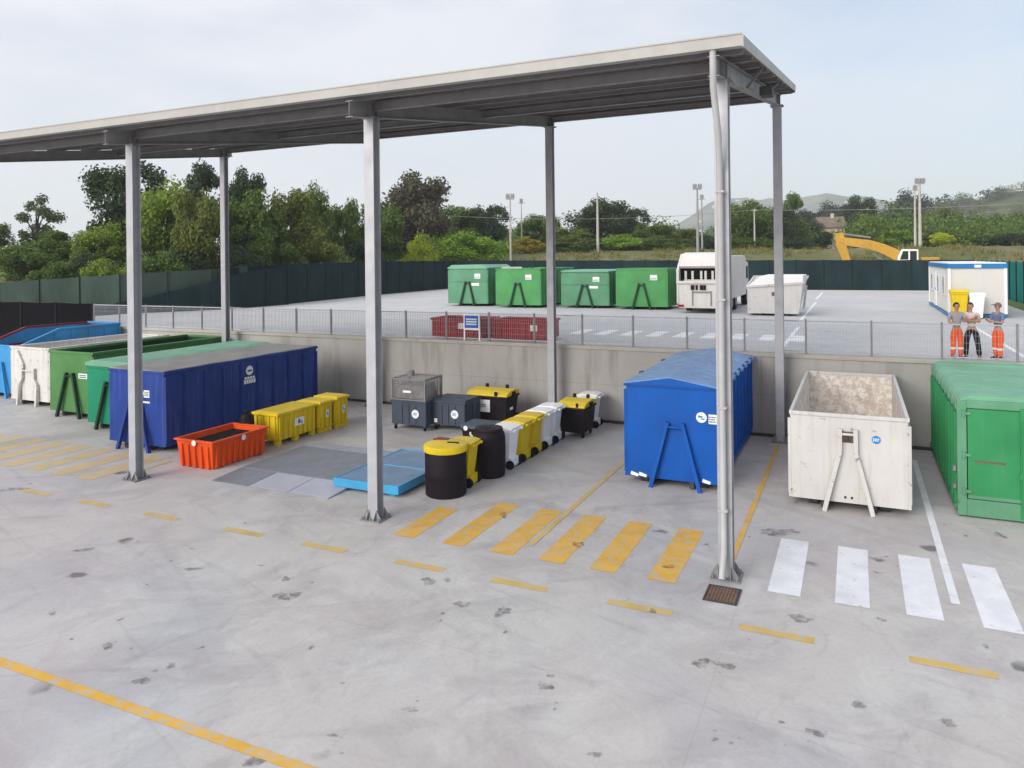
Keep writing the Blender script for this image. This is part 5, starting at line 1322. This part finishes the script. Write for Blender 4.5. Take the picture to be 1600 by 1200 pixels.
# far woods that read as one mass: leaf-clump crowns scattered over the fields and the rise on the right
def woods(name, label, spots, tone, seed, n=230, ls=1.):
    rnd = random.Random(seed); vs = []; fs = []
    for x, y, w, h in spots:
        z = zter(x, y) - .5
        for _ in range(n):
            d = Vector((rnd.gauss(0,1), rnd.gauss(0,1), rnd.gauss(0,1))).normalized() * (rnd.random() ** .4)
            lump = 1 + .3 * mnoise.noise(Vector((x + d.x*2, y + d.y*2, d.z*2)))
            c = Vector((x + d.x*w*.5*lump, y + d.y*w*.5*lump, z + h*.5 + d.z*h*.5*lump)); s = w*rnd.uniform(.03, .075)*ls
            nrm = (d + Vector((rnd.gauss(0,.5), rnd.gauss(0,.5), rnd.gauss(0,.5)+.3))).normalized(); t = nrm.cross(Vector((rnd.gauss(0,1), rnd.gauss(0,1), rnd.gauss(0,1)))).normalized(); u = nrm.cross(t)
            i = len(vs); vs += [tuple(c-t*s), tuple(c+u*s*.7), tuple(c+t*s), tuple(c-u*s*.7)]; fs.append((i,i+1,i+2,i+3))
    me = bpy.data.meshes.new(name); me.from_pydata(vs, [], fs); me.materials.append(LEAF[tone]); o = bpy.data.objects.new(name, me); COL.objects.link(o)
    tag(o, label, 'woods', kind='stuff')
rnd = random.Random(21)
def polar(b0, b1, d0, d1):
    a = R(rnd.uniform(b0, b1)); d = rnd.uniform(d0, d1); return -math.sin(a)*d, math.cos(a)*d
sp = []
for _ in range(330):
    x, y = polar(-16, 44, 132, 300); w = rnd.uniform(5.5, 10); sp.append((x, y, w, w*rnd.uniform(.6, .95)))
woods('field_woods', 'hedgerows and small woods on the flat land behind the nearer trees', sp, 'mid', 1, 520, .55)
sp = []
for _ in range(330):
    x, y = polar(-22, 6, 380, 820); w = rnd.uniform(7, 17); sp.append((x, y, w, w*rnd.uniform(.55, .85)))
woods('hillside_woods', 'patchy woods covering the rise at the right', sp, 'hill', 2, 300, .75)
sp = []
for _ in range(260):
    x, y = polar(-12, 45, 420, 1500); w = rnd.uniform(12, 26); sp.append((x, y, w, w*rnd.uniform(.5, .7)))
woods('distant_woods', 'distant woods below the blue ridge', sp, 'dark', 3)
# hill village
hv = None
for i in range(26):
    x = rnd.uniform(-520, 20); y = rnd.uniform(2560, 2900); z = zter(x, y) - 1
    if hv is None:
        hv = thing('village_house', 'tiny pale house of the village on the far blue ridge', 'house', (x, y, z), 0, 'houses of the far hill village')
        MB().box(-8,-6,0,8,6,11).build('wall', M['cream'], hv)
        b = MB(); b.prism([(-6.6,11),(6.6,11),(0,14.5)], 'x', -8.5, 8.5); b.build('roof', M['roof_tile'], hv)
    else:
        q = copy_tree(hv); q.location = (x, y, z); q.rotation_euler = (0, 0, rnd.uniform(0, 3)); s = rnd.uniform(.6, 1.1); q.scale = (s, s, s)

# ------------------------------------------------------------------ haze
hb = MB().box(-3600, -320, -2.0, 3600, 3600, 420).build('haze', newmat('unused')[0])
hm = bpy.data.materials.new('pale_haze'); hm.use_nodes = True; t = hm.node_tree; t.nodes.clear()
o_ = N('ShaderNodeOutputMaterial', t.nodes); v_ = N('ShaderNodeVolumePrincipled', t.nodes)
v_.inputs['Color'].default_value = (.95, .97, 1.0, 1); v_.inputs['Density'].default_value = HAZE; v_.inputs['Anisotropy'].default_value = .2
t.links.new(v_.outputs[0], o_.inputs['Volume']); hb.data.materials.clear(); hb.data.materials.append(hm); tag(hb, kind='stuff')
